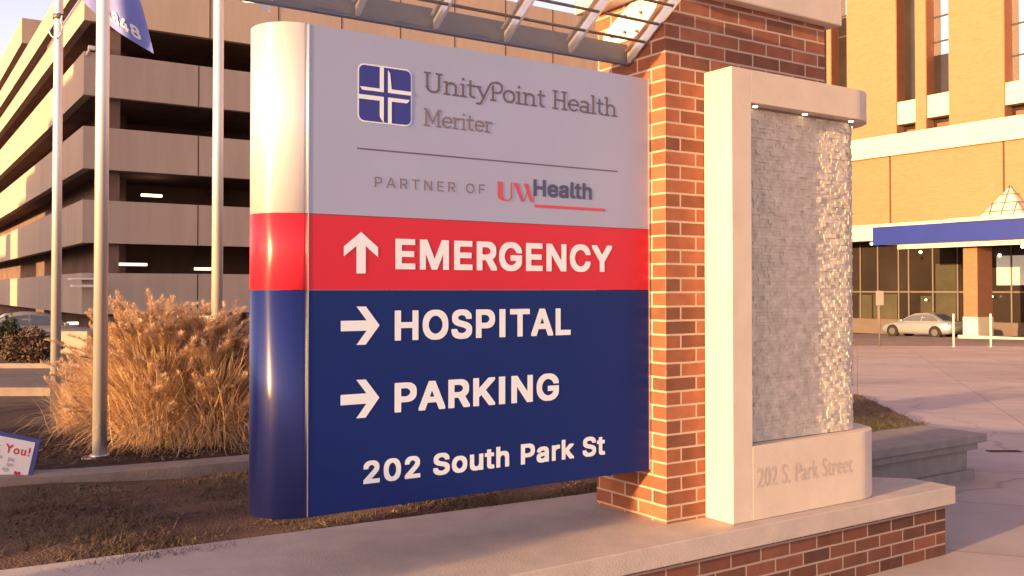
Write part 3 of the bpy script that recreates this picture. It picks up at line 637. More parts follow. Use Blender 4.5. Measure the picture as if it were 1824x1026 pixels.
 'a': (389, [3,127,3,87,5,81,5,65,13,39,21,23,29,11,44,-4,52,-10,74,-22,88,-28,104,-32,114,-34,132,-34,138,-36,180,-36,186,-34,206,-34,224,-30,248,-20,250,-20,258,-26,356,-26,360,-24,363,-19,363,281,361,287,361,301,356,323,350,339,337,359,316,380,292,395,266,404,246,408,236,408,230,410,156,410,150,408,140,408,114,402,98,397,84,391,64,378,56,372,39,355,21,327,17,317,15,313,15,271,17,267,20,265,74,248,120,248,125,251,137,271,150,284,172,297,190,302,200,302,216,297,232,286,240,275,245,263,240,259,214,252,204,252,198,250,188,250,182,248,156,246,150,244,142,244,110,238,82,231,58,221,42,210,21,189,15,179,5,151,123,103,123,107,125,111,130,118,152,131,168,136,196,142,222,144,242,148,246,148,248,145,247,139,242,123,229,103,212,88,196,80,172,73,162,74,152,78], [50,51,49,48,49,51,13,98,12,11,12,98,10,11,98,83,84,74,73,74,84,84,72,73,54,55,53,52,53,55,41,42,56,40,41,56,10,98,9,8,9,98,98,80,8,7,8,80,6,7,80,5,6,80,4,5,80,3,4,80,2,3,80,1,2,80,80,81,1,0,1,81,79,0,81,81,82,79,78,79,82,77,78,82,76,77,82,82,83,76,75,76,83,83,74,75,48,51,52,47,48,52,46,47,52,45,46,52,52,55,45,44,45,55,55,56,44,43,44,56,56,42,43,96,97,15,15,16,96,67,86,87,87,65,67,66,67,65,96,16,17,95,96,17,17,18,95,69,70,86,86,67,69,68,69,67,59,36,58,37,58,36,64,88,89,63,64,89,22,23,24,22,24,21,91,92,24,90,91,24,24,25,90,89,90,25,63,89,25,25,26,63,62,63,26,26,27,62,27,28,62,28,29,62,29,30,62,95,18,19,94,95,19,19,20,94,93,94,20,20,21,93,21,24,93,24,92,93,65,87,88,88,64,65,62,30,61,30,31,61,31,32,61,32,33,61,60,61,33,33,34,60,34,35,60,59,60,35,36,59,35,15,97,14,13,14,97,98,13,97,72,84,85,71,72,85,85,86,71,86,70,71,40,56,57,39,40,57,38,39,57,57,58,38,58,37,38]),
 'r': (259, [26,398,26,-20,28,-24,33,-27,133,-27,137,-25,140,-20,140,226,144,244,151,260,158,270,169,281,187,292,203,297,263,297,268,300,270,304,270,402,267,407,257,411,181,411,161,407,141,400,139,400,131,405,33,405], [1,2,3,24,25,0,4,5,6,1,3,4,4,6,1,6,7,1,0,1,7,7,8,0,15,16,14,13,14,16,16,17,13,19,13,17,17,18,19,21,12,13,20,21,13,13,19,20,0,8,9,9,10,0,24,0,10,23,24,10,10,11,23,22,23,11,11,12,22,12,21,22]),
 'k': (381, [26,528,26,-22,29,-25,33,-27,133,-27,138,-24,140,-20,140,116,147,125,151,126,154,124,260,-12,273,-26,393,-26,396,-24,398,-20,398,20,396,24,254,204,247,214,248,216,306,274,310,280,384,354,386,358,385,400,383,403,379,405,263,404,196,338,192,332,143,283,141,284,140,286,139,530,137,533,133,535,33,535], [2,3,1,36,37,0,33,7,32,31,8,9,32,7,8,8,31,32,4,5,6,3,4,6,1,3,6,6,7,1,7,33,1,0,1,33,36,0,34,35,36,34,21,22,29,22,28,29,23,24,27,24,25,27,26,27,25,13,14,15,15,16,13,16,17,13,13,17,12,11,12,17,18,11,17,28,22,23,23,27,28,11,18,10,18,19,10,9,10,19,31,9,19,19,20,31,30,31,20,20,21,30,21,29,30,0,33,34]),
 'e': (404, [7,208,7,166,9,160,9,134,15,102,24,74,36,50,55,24,72,7,82,-1,98,-12,114,-20,150,-31,156,-31,162,-33,186,-33,192,-35,232,-35,238,-33,260,-33,282,-29,314,-18,346,3,369,26,380,42,386,54,391,70,391,110,389,114,384,117,332,131,286,131,281,128,274,114,262,97,254,91,236,80,220,75,210,74,204,75,178,84,162,95,149,108,138,124,132,140,134,143,390,143,394,145,396,148,397,238,395,244,395,256,391,278,382,308,370,332,359,348,349,360,330,377,300,395,280,403,264,407,254,409,244,409,238,411,172,411,166,409,154,409,136,405,120,399,96,387,78,375,53,350,36,326,26,306,17,280,11,254,11,246,9,240,136,250,147,268,164,285,182,295,204,302,222,297,242,287,251,280,257,272,270,250,268,247], [15,16,38,38,39,15,81,82,65,64,65,82,13,14,15,15,39,13,39,40,13,12,13,40,66,67,81,81,65,66,12,40,11,40,41,11,10,11,41,9,10,41,8,9,41,41,42,8,7,8,42,6,7,42,42,43,6,5,6,43,4,5,43,43,44,4,3,4,44,2,3,44,44,45,2,1,2,45,0,1,45,45,78,0,77,0,78,76,77,78,75,76,78,74,75,78,73,74,78,72,73,78,78,79,72,71,72,79,70,71,79,79,80,70,69,70,80,68,69,80,80,81,68,81,67,68,18,36,37,31,32,33,36,18,19,19,20,36,35,36,20,34,33,35,83,84,59,59,60,83,62,83,60,61,62,60,23,24,30,26,27,29,28,29,27,47,48,46,48,49,46,30,24,25,25,26,30,26,29,30,35,20,21,21,22,35,34,35,22,22,23,34,23,30,34,33,34,30,31,33,30,49,50,87,50,51,87,51,52,87,52,53,87,53,54,87,86,87,54,54,55,86,55,56,86,85,86,56,56,57,85,84,85,57,57,58,84,59,84,58,38,16,17,17,18,38,18,37,38,39,38,37,78,45,88,83,62,82,62,63,82,64,82,63,87,88,49,88,45,46,46,49,88]),
 'l': (189, [26,528,26,64,28,58,28,42,30,34,39,10,50,-4,65,-16,77,-22,97,-27,113,-27,119,-29,161,-29,167,-27,185,-27,195,-25,203,-21,206,-16,206,32,196,74,193,79,189,81,151,81,144,88,140,106,140,528,138,532,133,535,33,535], [4,2,3,28,0,27,12,13,22,16,17,15,14,15,17,17,18,14,20,21,19,14,18,13,22,13,18,18,19,22,19,21,22,12,22,11,10,11,22,9,10,22,8,9,22,22,23,8,7,8,23,6,7,23,5,6,23,4,5,23,2,4,23,1,2,23,23,24,1,0,1,24,24,25,0,27,0,25,25,26,27]),
 '1': (453, [49,74,49,-20,51,-24,56,-27,410,-27,414,-25,417,-22,417,74,414,79,410,81,304,81,301,84,301,528,299,532,296,534,176,534,88,471,64,453,60,448,59,340,61,336,64,334,110,334,174,381,182,386,185,384,185,84,182,81,56,81], [1,2,3,0,1,3,3,28,0,23,16,17,20,21,19,21,22,19,18,19,22,22,23,18,23,17,18,26,27,11,11,25,26,4,9,10,5,6,4,6,7,4,9,4,7,7,8,9,4,10,27,11,27,10,24,25,12,13,14,12,4,27,3,28,3,27,16,23,24,15,16,24,24,12,15,12,14,15,25,11,12]),
 '8': (453, [25,155,25,115,27,109,27,93,34,65,44,45,61,23,82,4,98,-6,122,-18,144,-26,174,-32,200,-32,206,-34,246,-34,252,-32,278,-32,308,-26,340,-14,358,-4,376,8,397,29,410,47,418,63,423,79,427,101,427,171,423,191,416,213,406,231,387,255,380,260,372,269,388,289,398,307,407,339,407,421,400,449,392,465,381,481,356,506,338,519,318,529,288,538,282,538,276,540,264,540,258,542,196,542,190,540,176,540,170,538,164,538,134,529,114,519,98,508,71,481,60,465,54,453,47,431,47,425,45,419,45,341,47,331,54,307,60,295,80,269,55,243,44,227,36,211,29,189,27,179,145,135,145,143,148,153,152,161,166,180,184,193,200,201,226,208,252,201,268,193,286,180,300,161,308,141,308,137,300,117,286,100,262,86,246,80,228,76,214,78,190,86,166,100,161,375,166,391,177,407,182,412,194,421,202,425,224,432,228,432,246,427,268,414,277,405,284,395,291,375,282,353,275,343,268,336,242,322,230,318,222,318,210,322,184,336,177,343], [58,59,60,114,77,78,78,113,114,12,91,11,91,92,11,10,11,92,51,52,98,98,99,51,99,49,51,50,51,49,10,92,9,92,93,9,8,9,93,7,8,93,6,7,93,5,6,93,93,72,5,4,5,72,3,4,72,2,3,72,1,2,72,0,1,72,72,73,0,71,0,73,73,74,71,70,71,74,69,70,74,74,75,69,68,69,75,67,68,75,75,76,67,66,67,76,76,77,66,77,114,66,114,115,66,65,66,115,64,65,115,115,94,64,63,64,94,62,63,94,61,62,94,60,61,94,94,95,60,58,60,95,57,58,95,95,96,57,56,57,96,55,56,96,96,97,55,54,55,97,97,98,54,53,54,98,98,52,53,110,111,79,90,14,15,15,89,90,110,79,80,101,100,102,102,46,101,46,47,101,89,15,16,88,89,16,81,109,80,110,80,109,43,44,102,46,102,44,44,45,46,83,85,84,30,31,83,25,26,85,84,85,26,26,27,84,83,84,27,27,28,83,28,29,83,30,83,29,88,16,17,17,18,88,87,88,18,18,19,87,19,20,87,20,21,87,86,87,21,21,22,86,22,23,86,23,24,86,24,25,86,25,85,86,83,31,82,31,32,82,81,82,32,109,81,32,108,109,32,107,108,32,32,33,107,33,34,107,106,107,34,34,35,106,35,36,106,105,106,36,36,37,105,37,38,105,104,105,38,38,39,104,39,40,104,103,104,40,40,41,103,41,42,103,102,103,42,43,102,42,14,90,13,12,13,90,91,12,90,113,78,79,112,113,79,79,111,112,49,99,100,48,49,100,100,101,48,101,47,48]),
 '4': (453, [13,178,13,86,15,82,18,80,254,79,257,76,257,-20,260,-25,264,-27,362,-27,367,-24,369,-20,369,76,372,79,432,79,436,81,439,86,438,184,436,187,432,189,372,189,369,192,369,336,367,340,362,343,264,343,260,341,257,336,257,192,254,189,166,189,163,192,335,484,337,488,337,528,334,533,330,535,228,535], [2,3,1,0,1,3,4,29,30,4,30,3,0,3,30,30,31,0,6,7,8,5,6,8,25,26,27,29,4,5,5,28,29,10,11,9,11,12,9,13,20,21,17,18,19,15,16,14,13,14,16,20,13,16,16,17,20,17,19,20,13,21,12,23,24,22,5,8,9,9,12,5,28,5,12,12,21,28,27,28,21,21,22,27,25,27,22,22,24,25,36,37,32,32,33,36,33,34,36,35,36,34,0,31,37,32,37,31]),
}
REGULAR = {
 'P': (445, [57,506,57,2,62,-3,122,-3,127,2,128,182,130,183,246,183,252,185,268,185,290,189,314,196,348,215,375,240,388,258,398,278,409,318,409,330,411,336,409,376,403,402,396,422,379,450,354,475,320,496,292,505,252,511,127,248,127,446,129,448,258,449,286,442,302,434,319,420,328,408,339,380,343,354,343,340,341,334,341,324,332,294,323,280,308,265,290,254,254,245], [2,3,4,2,4,1,27,5,6,6,7,27,1,4,5,5,27,1,0,1,27,27,28,0,28,29,0,9,44,8,44,9,10,10,43,44,31,25,30,26,30,25,8,44,7,27,7,44,30,26,29,0,29,26,37,38,39,12,13,41,13,14,41,40,41,14,14,15,40,39,40,15,15,16,39,16,17,39,37,39,17,17,18,37,36,37,18,18,19,36,35,36,19,19,20,35,20,21,35,34,35,21,21,22,34,33,34,22,22,23,33,43,10,11,42,43,11,11,12,42,12,41,42,33,23,32,23,24,32,31,32,24,25,31,24]),
 'A': (480, [15,2,16,-2,18,-3,82,-3,86,0,133,132,138,139,340,139,345,136,393,0,398,-3,460,-3,464,0,314,412,279,508,276,510,204,511,158,204,217,378,236,441,238,444,240,443,273,338,320,204,316,201], [0,1,2,0,2,3,3,4,0,4,5,0,16,17,18,18,19,16,19,20,16,6,17,5,0,5,17,17,16,0,13,14,21,15,21,14,23,7,8,11,12,10,9,10,12,8,7,9,9,12,8,23,8,12,7,23,24,13,22,23,23,12,13,7,24,6,17,6,24,21,15,20,16,20,15,22,13,21]),
 'R': (449, [57,506,58,0,62,-3,122,-3,126,0,128,194,130,195,244,195,252,186,351,0,356,-3,427,-2,428,2,424,12,318,206,320,210,336,216,358,231,381,254,392,270,405,302,411,332,411,372,407,394,400,418,383,448,360,473,342,486,312,500,284,507,258,509,252,511,127,260,127,446,129,448,260,449,294,440,314,427,323,418,330,408,339,386,343,366,343,338,341,326,332,300,325,290,312,277,292,266,276,261,252,257], [3,4,2,1,2,4,0,1,32,1,4,5,32,1,5,5,6,32,6,7,32,0,32,33,33,34,0,30,31,35,35,29,30,14,15,48,15,47,48,29,35,36,36,28,29,7,8,14,14,48,7,48,49,7,32,7,49,35,31,34,0,34,31,11,12,13,11,13,10,9,10,13,17,18,45,44,45,18,18,19,44,19,20,44,43,44,20,20,21,43,42,43,21,41,42,21,21,22,41,22,23,41,40,41,23,23,24,40,39,40,24,24,25,39,38,39,25,25,26,38,14,8,9,9,13,14,47,15,16,46,47,16,16,17,46,17,45,46,38,26,37,26,27,37,36,37,27,28,36,27]),
 'T': (449, [29,506,29,454,32,450,188,449,191,446,191,2,196,-3,256,-2,259,2,259,446,262,449,416,450,419,454,418,508,414,511], [0,1,2,0,2,3,14,11,12,12,13,14,11,14,10,7,8,6,5,6,8,4,5,8,8,9,4,3,4,9,9,10,3,10,14,3,0,3,14]),
 'N': (523, [57,506,58,0,62,-3,122,-3,127,2,127,330,125,336,125,384,123,390,123,412,126,416,192,302,385,0,390,-3,463,-2,465,2,464,508,460,511,402,511,397,506,398,95,396,95,390,104,350,176,138,508,134,511], [8,9,0,24,25,10,2,3,4,1,2,4,4,5,1,5,6,1,0,1,6,8,0,6,6,7,8,0,9,10,10,25,0,21,22,12,15,16,20,16,17,19,18,19,17,14,15,13,15,20,13,12,13,20,21,12,20,22,21,20,12,22,23,23,11,12,20,16,19,24,10,11,11,23,24]),
 'E': (419, [57,506,58,0,62,-3,374,-2,377,2,377,54,372,59,130,59,127,62,127,224,129,226,352,227,357,232,357,282,352,287,129,288,127,290,127,446,130,449,370,449,375,454,374,508,370,511], [2,8,1,8,9,1,0,1,9,16,10,15,8,2,7,10,16,9,0,9,16,16,17,0,17,18,0,14,11,12,14,12,13,6,3,4,4,5,6,22,19,20,20,21,22,7,2,3,3,6,7,15,10,11,11,14,15,19,22,18,0,18,22]),
 'O': (533, [39,255,39,217,49,163,59,135,71,109,97,69,126,40,166,14,194,2,238,-8,296,-8,326,-2,354,8,378,20,410,42,441,75,462,107,470,123,485,167,491,197,493,227,495,233,495,273,493,279,493,297,483,347,470,385,462,401,441,433,410,466,370,494,334,508,310,514,280,516,274,518,224,514,206,510,174,499,136,476,97,439,71,399,59,373,49,345,105,233,105,275,107,281,107,295,115,333,125,359,133,375,155,407,180,428,198,439,224,448,256,454,278,454,292,452,326,443,356,426,383,401,400,377,410,357,417,337,423,313,427,287,427,221,419,179,410,151,396,125,383,107,364,88,330,68,290,56,278,56,272,54,242,56,208,66,188,76,172,86,160,96,147,111,133,133,125,149], [45,46,44,4,5,81,81,82,4,3,4,82,2,3,82,82,43,2,1,2,43,0,1,43,43,44,0,44,46,0,42,0,46,46,47,42,41,42,47,47,48,41,40,41,48,48,49,40,39,40,49,38,50,51,51,37,38,53,35,36,75,9,74,35,53,54,54,34,35,9,75,8,75,76,8,7,8,76,77,7,76,37,51,52,52,53,37,53,36,37,7,77,6,77,78,6,78,79,6,5,6,79,79,80,5,81,5,80,39,49,50,50,38,39,33,55,56,72,10,11,11,71,72,57,31,56,31,32,56,33,56,32,71,11,12,12,13,71,13,70,71,58,30,57,31,57,30,17,18,66,18,19,66,65,66,19,19,20,65,20,21,65,21,22,65,64,65,22,22,23,64,23,24,64,63,64,24,24,25,63,62,63,25,25,26,62,70,13,14,69,70,14,14,15,69,68,69,15,15,16,68,67,68,16,16,17,67,17,66,67,62,26,61,26,27,61,60,61,27,27,28,60,59,60,28,28,29,59,58,59,29,30,58,29,74,9,10,10,72,74,73,74,72,55,33,54,34,54,33]),
 'F': (410, [57,506,57,2,62,-3,122,-3,127,2,128,218,130,219,344,219,349,224,349,276,344,281,129,282,127,284,127,446,130,449,366,449,371,454,371,506,366,511], [2,3,1,5,11,12,1,3,4,4,5,1,5,12,1,0,1,12,12,13,0,10,7,8,7,10,6,18,16,17,16,18,15,10,8,9,15,18,14,11,5,6,6,10,11,0,13,14,14,18,0]),
}


def glyph_text(body, font, space=0.0):
    """one word or line from the letter shapes above -> points, faces, spans of each word"""
    pts, fs, words = [], [], []
    x, cur = 0.0, None
    for ch in body + ' ':
        if ch == ' ':
            if cur is not None:
                words.append((cur, len(fs)))
                cur = None
            x += 0.20 + space
            continue
        if cur is None:
            cur = len(fs)
        adv, vv, ff = font[ch]
        n = len(pts)
        pts += [(vv[i] / 1000 + x, vv[i + 1] / 1000) for i in range(0, len(vv), 2)]
        fs += [(ff[i] + n, ff[i + 1] + n, ff[i + 2] + n) for i in range(0, len(ff), 3)]
        x += adv / 1000 + space
    return np.array(pts), fs, words

def text_mesh(body, bold=0.0, space=1.0):
    c = bpy.data.curves.new("lettering", 'FONT')
    c.body = body
    c.size = 1.0
    c.offset = bold
    c.space_character = space
    c.resolution_u = 6
    c.extrude = 0.0
    o = bpy.data.objects.new("lettering", c)
    COL.objects.link(o)
    bpy.context.view_layer.update()
    dg = bpy.context.evaluated_depsgraph_get()
    me = bpy.data.meshes.new_from_object(o.evaluated_get(dg))
    bpy.data.objects.remove(o)
    bpy.data.curves.remove(c)
    co = np.array([v.co[:] for v in me.vertices])
    fs = [tuple(p.vertices) for p in me.polygons]
    bpy.data.meshes.remove(me)
    return co[:, :2], fs


def arc(cx, cy, rx, ry, a0, a1, n=14):
    return [(cx + rx * math.cos(R(a0 + (a1 - a0) * i / n)), cy + ry * math.sin(R(a0 + (a1 - a0) * i / n))) for i in range(n + 1)]


SW = 0.105


def slab(x0, x1, y):
    return ([(x0, y), (x1, y)], 0.085)


def hsl(x):     # bottom serif of a stem at x
    return slab(x - 0.15, x + 0.15, 0.042)


GL = {
    'U': ([([(.14, .98), (.14, .30)] + arc(.41, .30, .27, .25, 180, 360) + [(.68, .98)], SW), slab(-.02, .30, .955), slab(.52, .84, .955)], .88),
    'n': ([([(.15, .66), (.15, 0)], SW), (arc(.37, .40, .21, .21, 165, 0) + [(.58, .0)], SW), slab(0, .2, .62), hsl(.15), hsl(.58)], .78),
    'i': ([([(.15, .66), (.15, 0)], SW), slab(0, .2, .62), hsl(.15), ([(.09, .88), (.21, .88)], .12)], .34),
    't': ([([(.16, .88), (.16, .18)] + arc(.30, .18, .14, .13, 180, 300), SW), slab(-.01, .40, .62)], .45),
    'y': ([([(.08, .64), (.35, .06)], SW), ([(.06, -.24), (.14, -.235), (.22, -.17), (.36, .10), (.60, .66), (.68, .80), (.78, .90), (.90, .945), (1.02, .95)] + arc(1.02, .69, .25, .26, 90, -90) + [(.86, .43)], SW * .9), slab(-.03, .22, .62), slab(-.02, .12, -.22)], .66),
    'P': ([([(.16, .78), (.16, 0)], SW), hsl(.16)], .64),
    'o': ([(arc(.33, .33, .265, .285, 0, 360, 26), SW)], .68),
    'H': ([([(.16, .98), (.16, 0)], SW), ([(.66, .98), (.66, 0)], SW), slab(.16, .66, .50), hsl(.16), hsl(.66), slab(.01, .31, .955), slab(.51, .81, .955)], .86),
    'e': ([([(.06, .35), (.56, .35)] + arc(.31, .33, .25, .285, 8, 325, 22), SW * .95)], .62),
    'a': ([(arc(.29, .43, .21, .185, 150, 0, 10) + [(.50, .0)], SW), (arc(.28, .19, .21, .15, 40, 400, 20), SW * .95), slab(.48, .62, .042)], .66),
    'l': ([([(.15, 1.02), (.15, 0)], SW), slab(0, .2, .98), hsl(.15)], .34),
    'h': ([([(.15, 1.02), (.15, 0)], SW), (arc(.37, .40, .21, .21, 165, 0) + [(.58, .0)], SW), slab(0, .2, .98), hsl(.15), hsl(.58)], .78),
    'M': ([([(.15, .98), (.15, 0)], SW), ([(.85, .98), (.85, 0)], SW), ([(.15, .96), (.50, .22), (.85, .96)], SW * .95), hsl(.15), hsl(.85), slab(0, .2, .955), slab(.8, 1.0, .955)], 1.04),
    'r': ([([(.15, .66), (.15, 0)], SW), (arc(.36, .40, .20, .21, 165, 62, 8), SW), slab(0, .2, .62), hsl(.15)], .50),
    ' ': ([], .34),
}


def slab_text(body):
    """slab-serif lettering drawn as strokes; returns 2-D points, a small lift per stroke, and faces"""
    pts, lift, fs = [], [], []
    x = 0.0
    k = 0
    for ch in body:
        strokes, adv = GL[ch]
        for line, w in strokes:
            P = [Vector(p) for p in line]
            n0 = len(pts)
            for i, p in enumerate(P):
                if i == 0:
                    d = (P[1] - P[0]).normalized()
                    nn, sc = Vector((-d.y, d.x)), 1
                elif i == len(P) - 1:
                    d = (P[-1] - P[-2]).normalized()
                    nn, sc = Vector((-d.y, d.x)), 1
                else:
                    d0 = (P[i] - P[i - 1]).normalized()
                    d1 = (P[i + 1] - P[i]).normalized()
                    t = d0 + d1
                    t = t.normalized() if t.length > 1e-4 else d0
                    nn = Vector((-t.y, t.x))
                    sc = 1 / max(0.45, nn.dot(Vector((-d0.y, d0.x))))
                for sgn in (1, -1):
                    q = p + nn * sgn * w / 2 * sc
                    pts.append((q.x + x, q.y))
                    lift.append((k % 7) * 0.00012)
            for i in range(len(P) - 1):
                fs.append((n0 + 2 * i, n0 + 2 * i + 1, n0 + 2 * i + 3, n0 + 2 * i + 2))
            k += 1
        x += adv
    return np.array(pts), np.array(lift), fs


# ================================================================== GROUND
def ss(a, b, x):
    t = min(1, max(0, (x - a) / (b - a)))
    return t * t * (3 - 2 * t)


def g(x, y):
    return -0.026 * min(60.0, max(0.0, y - 6.0))


def mound(x, y):
    u = U.x * x + U.y * y
    top = 0.362 - 0.010 * max(0, y - 4)
    f = 1 - ss(9.6, 14.0, y)
    f *= 1 - ss(3.6, 5.5, u)
    f *= 1 - ss(9.0, 14.0, -x)
    return g(x, y) - 0.05 + (top - g(x, y) + 0.05) * f


def sheet(name, xs, ys, fz, m, kind='structure', inside=None):
    b = B()
    nx, ny = len(xs), len(ys)
    vs = [(x, y, fz(x, y)) for y in ys for x in xs]
    fs = []
    for j in range(ny - 1):
        for i in range(nx - 1):
            if inside and not inside((xs[i] + xs[i + 1]) / 2, (ys[j] + ys[j + 1]) / 2):
                continue
            fs.append((j * nx + i, j * nx + i + 1, (j + 1) * nx + i + 1, (j + 1) * nx + i))
    b.add(vs, fs, True)
    return single(name, b, m, frame='xy', kind=kind, fixn=False)


def frange(a, b, n):
    return list(np.linspace(a, b, n))


YS = [-300, -60, -10, 0, 3, 6] + frange(8, 66, 30) + [100, 300, 900]
sheet('ground', [-900, -200, -60, -20, -8, 0, 8, 20, 60, 200, 900], YS, lambda x, y: g(x, y) - 0.02, M['earth'])
sheet('plaza_pavement', frange(-4, 80, 43), [-20, -5, 0, 3, 6] + frange(8, 66, 30), lambda x, y: g(x, y) + 0.002, M['pavement'])
sheet('street', frange(-70, -3.2, 20), [16.0, 17.5, 19, 21, 23.5], lambda x, y: g(x, y) + 0.008, M['asphalt'])
sheet('entrance_drive', frange(12, 80, 20), frange(40.5, 66, 14), lambda x, y: g(x, y) + 0.008, M['drive'])
# lawn on its raised bed behind the cap stone, in u/v steps so that its front edge follows the wall
lb = B()
lu, lv = frange(-13, 5.6, 75), [4.0 + 0.12 * i for i in range(50)] + frange(10.2, 19, 14)


def lawn_z(u, v):
    p = uv(u, v)
    return mound(p.x, p.y) + 0.012 * math.sin(p.x * 3.1 + p.y * 1.7) + 0.008 * math.sin(p.x * 7.3 - p.y * 5.1)


lb.add([(u, v, lawn_z(u, v)) for v in lv for u in lu],
       [(j * len(lu) + i, j * len(lu) + i + 1, (j + 1) * len(lu) + i + 1, (j + 1) * len(lu) + i) for j in range(len(lv) - 1) for i in range(len(lu) - 1)], True)
single('lawn', lb, M['lawn'], kind='structure', fixn=False)

# round planting bed with its stone kerb
BC, BRAD = (-3.34, 7.73), 2.15


def bed_z(x, y):
    return 0.385 - 0.047 * max(0, y - 5.9)


kb = B()
NK = 72
prof = [(0.095, -0.12), (0.085, 0.018), (0.06, 0.034), (-0.06, 0.034), (-0.085, 0.018), (-0.095, -0.12)]
vs, fs = [], []
for i in range(NK):
    a = 2 * math.pi * i / NK
    for dr, dz in prof:
        x, y = BC[0] + (BRAD + dr) * math.cos(a), BC[1] + (BRAD + dr) * math.sin(a)
        vs.append((x, y, bed_z(BC[0] + BRAD * math.cos(a), BC[1] + BRAD * math.sin(a)) + dz))
n = len(prof)
for i in range(NK):
    for k in range(n):
        fs.append((i * n + k, ((i + 1) % NK) * n + k, ((i + 1) % NK) * n + (k + 1) % n, i * n + (k + 1) % n))
kb.add(vs, fs, False)
single('planting_bed_kerb', kb, M['curb'], 'low curved concrete kerb ringing the planting bed of dry grass', 'kerb', at=(BC[0], BC[1], 0.3), frame='xy')
db = B()


def bedp(s, t):
    a, r = 2 * math.pi * s, (BRAD - 0.1) * t
    x, y = BC[0] + r * math.cos(a), BC[1] + r * math.sin(a)
    return (x, y, bed_z(x, y) + 0.015 + (1 - t) * 0.05 + 0.015 * math.sin(9 * x + 4 * y) * t)


db.grid(bedp, 60, 14)
single('bed_soil', db, M['dirt'], frame='xy', kind='structure')

# ------------------------------------------------------------------ short dry grass and litter
def scatter_blades(name, pts, hmin, hmax, w, m, lean=0.6, seed=1):
    r = np.random.default_rng(seed)
    P = np.asarray(pts)
    n = len(P)
    a = r.uniform(0, 2 * math.pi, n)
    h = r.uniform(hmin, hmax, n)
    ln = r.normal(0, lean, (n, 2)) * h[:, None]
    ww = w * r.uniform(0.6, 1.3, n)
    d = np.stack([np.cos(a), np.sin(a)], 1) * ww[:, None]
    v = np.zeros((n, 3, 3))
    v[:, 0, :2] = P[:, :2] - d
    v[:, 1, :2] = P[:, :2] + d
    v[:, 2, :2] = P[:, :2] + ln
    v[:, 0, 2] = v[:, 1, 2] = P[:, 2] - 0.004
    v[:, 2, 2] = P[:, 2] + h
    f = np.arange(n * 3).reshape(n, 3)
    me = raw_mesh(name, v.reshape(-1, 3), f)
    return single(name, me, m, frame='xy', kind='stuff')


def clump_noise(x, y):
    return math.sin(x * 2.3 + 1.1) * math.sin(y * 2.9 + 0.4) + 0.6 * math.sin(x * 6.1 + y * 4.3) + 0.4 * math.sin(x * 13.0 - y * 11.0)


pts, pts2 = [], []
while len(pts) < 17000:
    u, v = random.uniform(-3.2, 4.2), 4.1 + 5.4 * random.random() ** 1.6
    p = uv(u, v)
    if abs(p.x) > 0.62 * p.y + 0.4:
        continue
    if (p.x - BC[0]) ** 2 + (p.y - BC[1]) ** 2 < (BRAD + 0.12) ** 2:
        continue
    if clump_noise(p.x, p.y) + random.uniform(-1, 1) < -0.1:
        continue
    (pts if random.random() < 0.75 else pts2).append((p.x, p.y, lawn_z(u, v)))
scatter_blades('lawn_grass', pts, 0.012, 0.05, 0.003, M['blade'], lean=1.3, seed=3)
scatter_blades('leaf_litter', pts2 + [(BC[0] + r_ * math.cos(a_), BC[1] + r_ * math.sin(a_), bed_z(BC[0], BC[1] + r_ * math.sin(a_)) + 0.04) for r_, a_ in [(2.0 * math.sqrt(random.random()), random.uniform(0, 6.283)) for _ in range(5000)]],
               0.004, 0.02, 0.011, M['twig'], lean=1.8, seed=4)

# ================================================================== BASE WALL
CAPZ = 0.39


def capback(u):
    return 4.29 - 0.062 * u


bw = thing('brick_base_wall', 'low brick wall with a wide flat stone cap under the pillar and sign', 'wall', (2.5, 3.6, 0))
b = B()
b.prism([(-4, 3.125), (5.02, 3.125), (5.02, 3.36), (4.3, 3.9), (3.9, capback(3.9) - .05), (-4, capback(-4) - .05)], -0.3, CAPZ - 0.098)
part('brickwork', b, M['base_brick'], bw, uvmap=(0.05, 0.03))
b = B()
us = [-4.0, -3.0, -2.0, -1.0, -0.2, 5.06]
for i in range(5):                                       # cap stones with thin joints
    a, c = us[i] + (0.0015 if i else 0), us[i + 1] - (0.0015 if i < 4 else 0)
    if i < 4:
        b.prism([(a, 3.085), (c, 3.085), (c, capback(c)), (a, capback(a))], CAPZ - 0.098, CAPZ)
    else:
        b.prism([(a, 3.085), (c, 3.085), (c, 3.345), (4.5, 3.95), (4.3, capback(4.3)), (a, capback(a))], CAPZ - 0.098, CAPZ)
part('cap', b, M['stone_cap'], bw, bevel=0.006)

# ================================================================== BRICK PILLAR
PU0, PU1, PV0, PV1 = 3.10, 4.27, 3.343, 3.87
pil = thing('brick_pillar', 'tall red brick pillar with a stone cap between the sign and the stone fountain', 'pillar', (3.68, 3.6, CAPZ))
b = B()
b.box(PU0, PU1, PV0, PV1, CAPZ, 2.935)
part('brick_shaft', b, M['brick'], pil, uvmap=(PU0 - 0.005, PV0 + 0.10))
b = B()
b.box(PU0 - 0.10, PU1 + 0.075, PV0 - 0.06, PV1 + 0.06, 2.936, 3.12)
part('cap_stone', b, M['stone'], pil, bevel=0.008)
b = B()
b.box(PU1 + 0.002, PU1 + 0.062, PV0 + 0.035, PV0 + 0.16, 2.40, 2.932)
part('corner_trim', b, M['jamb'], pil)

# ================================================================== WATER FEATURE
FV, FU0, FU1 = 3.159, 3.353, 4.55
wf = thing('stone_fountain', 'pale cast stone fountain frame round a mosaic column beside the brick pillar', 'fountain', (3.9, 3.3, CAPZ))
b = B()
b.box(FU0, 3.487, FV, PV0 - 0.003, CAPZ + 0.002, 2.564)
part('side_pier', b, M['stone'], wf, bevel=0.002)


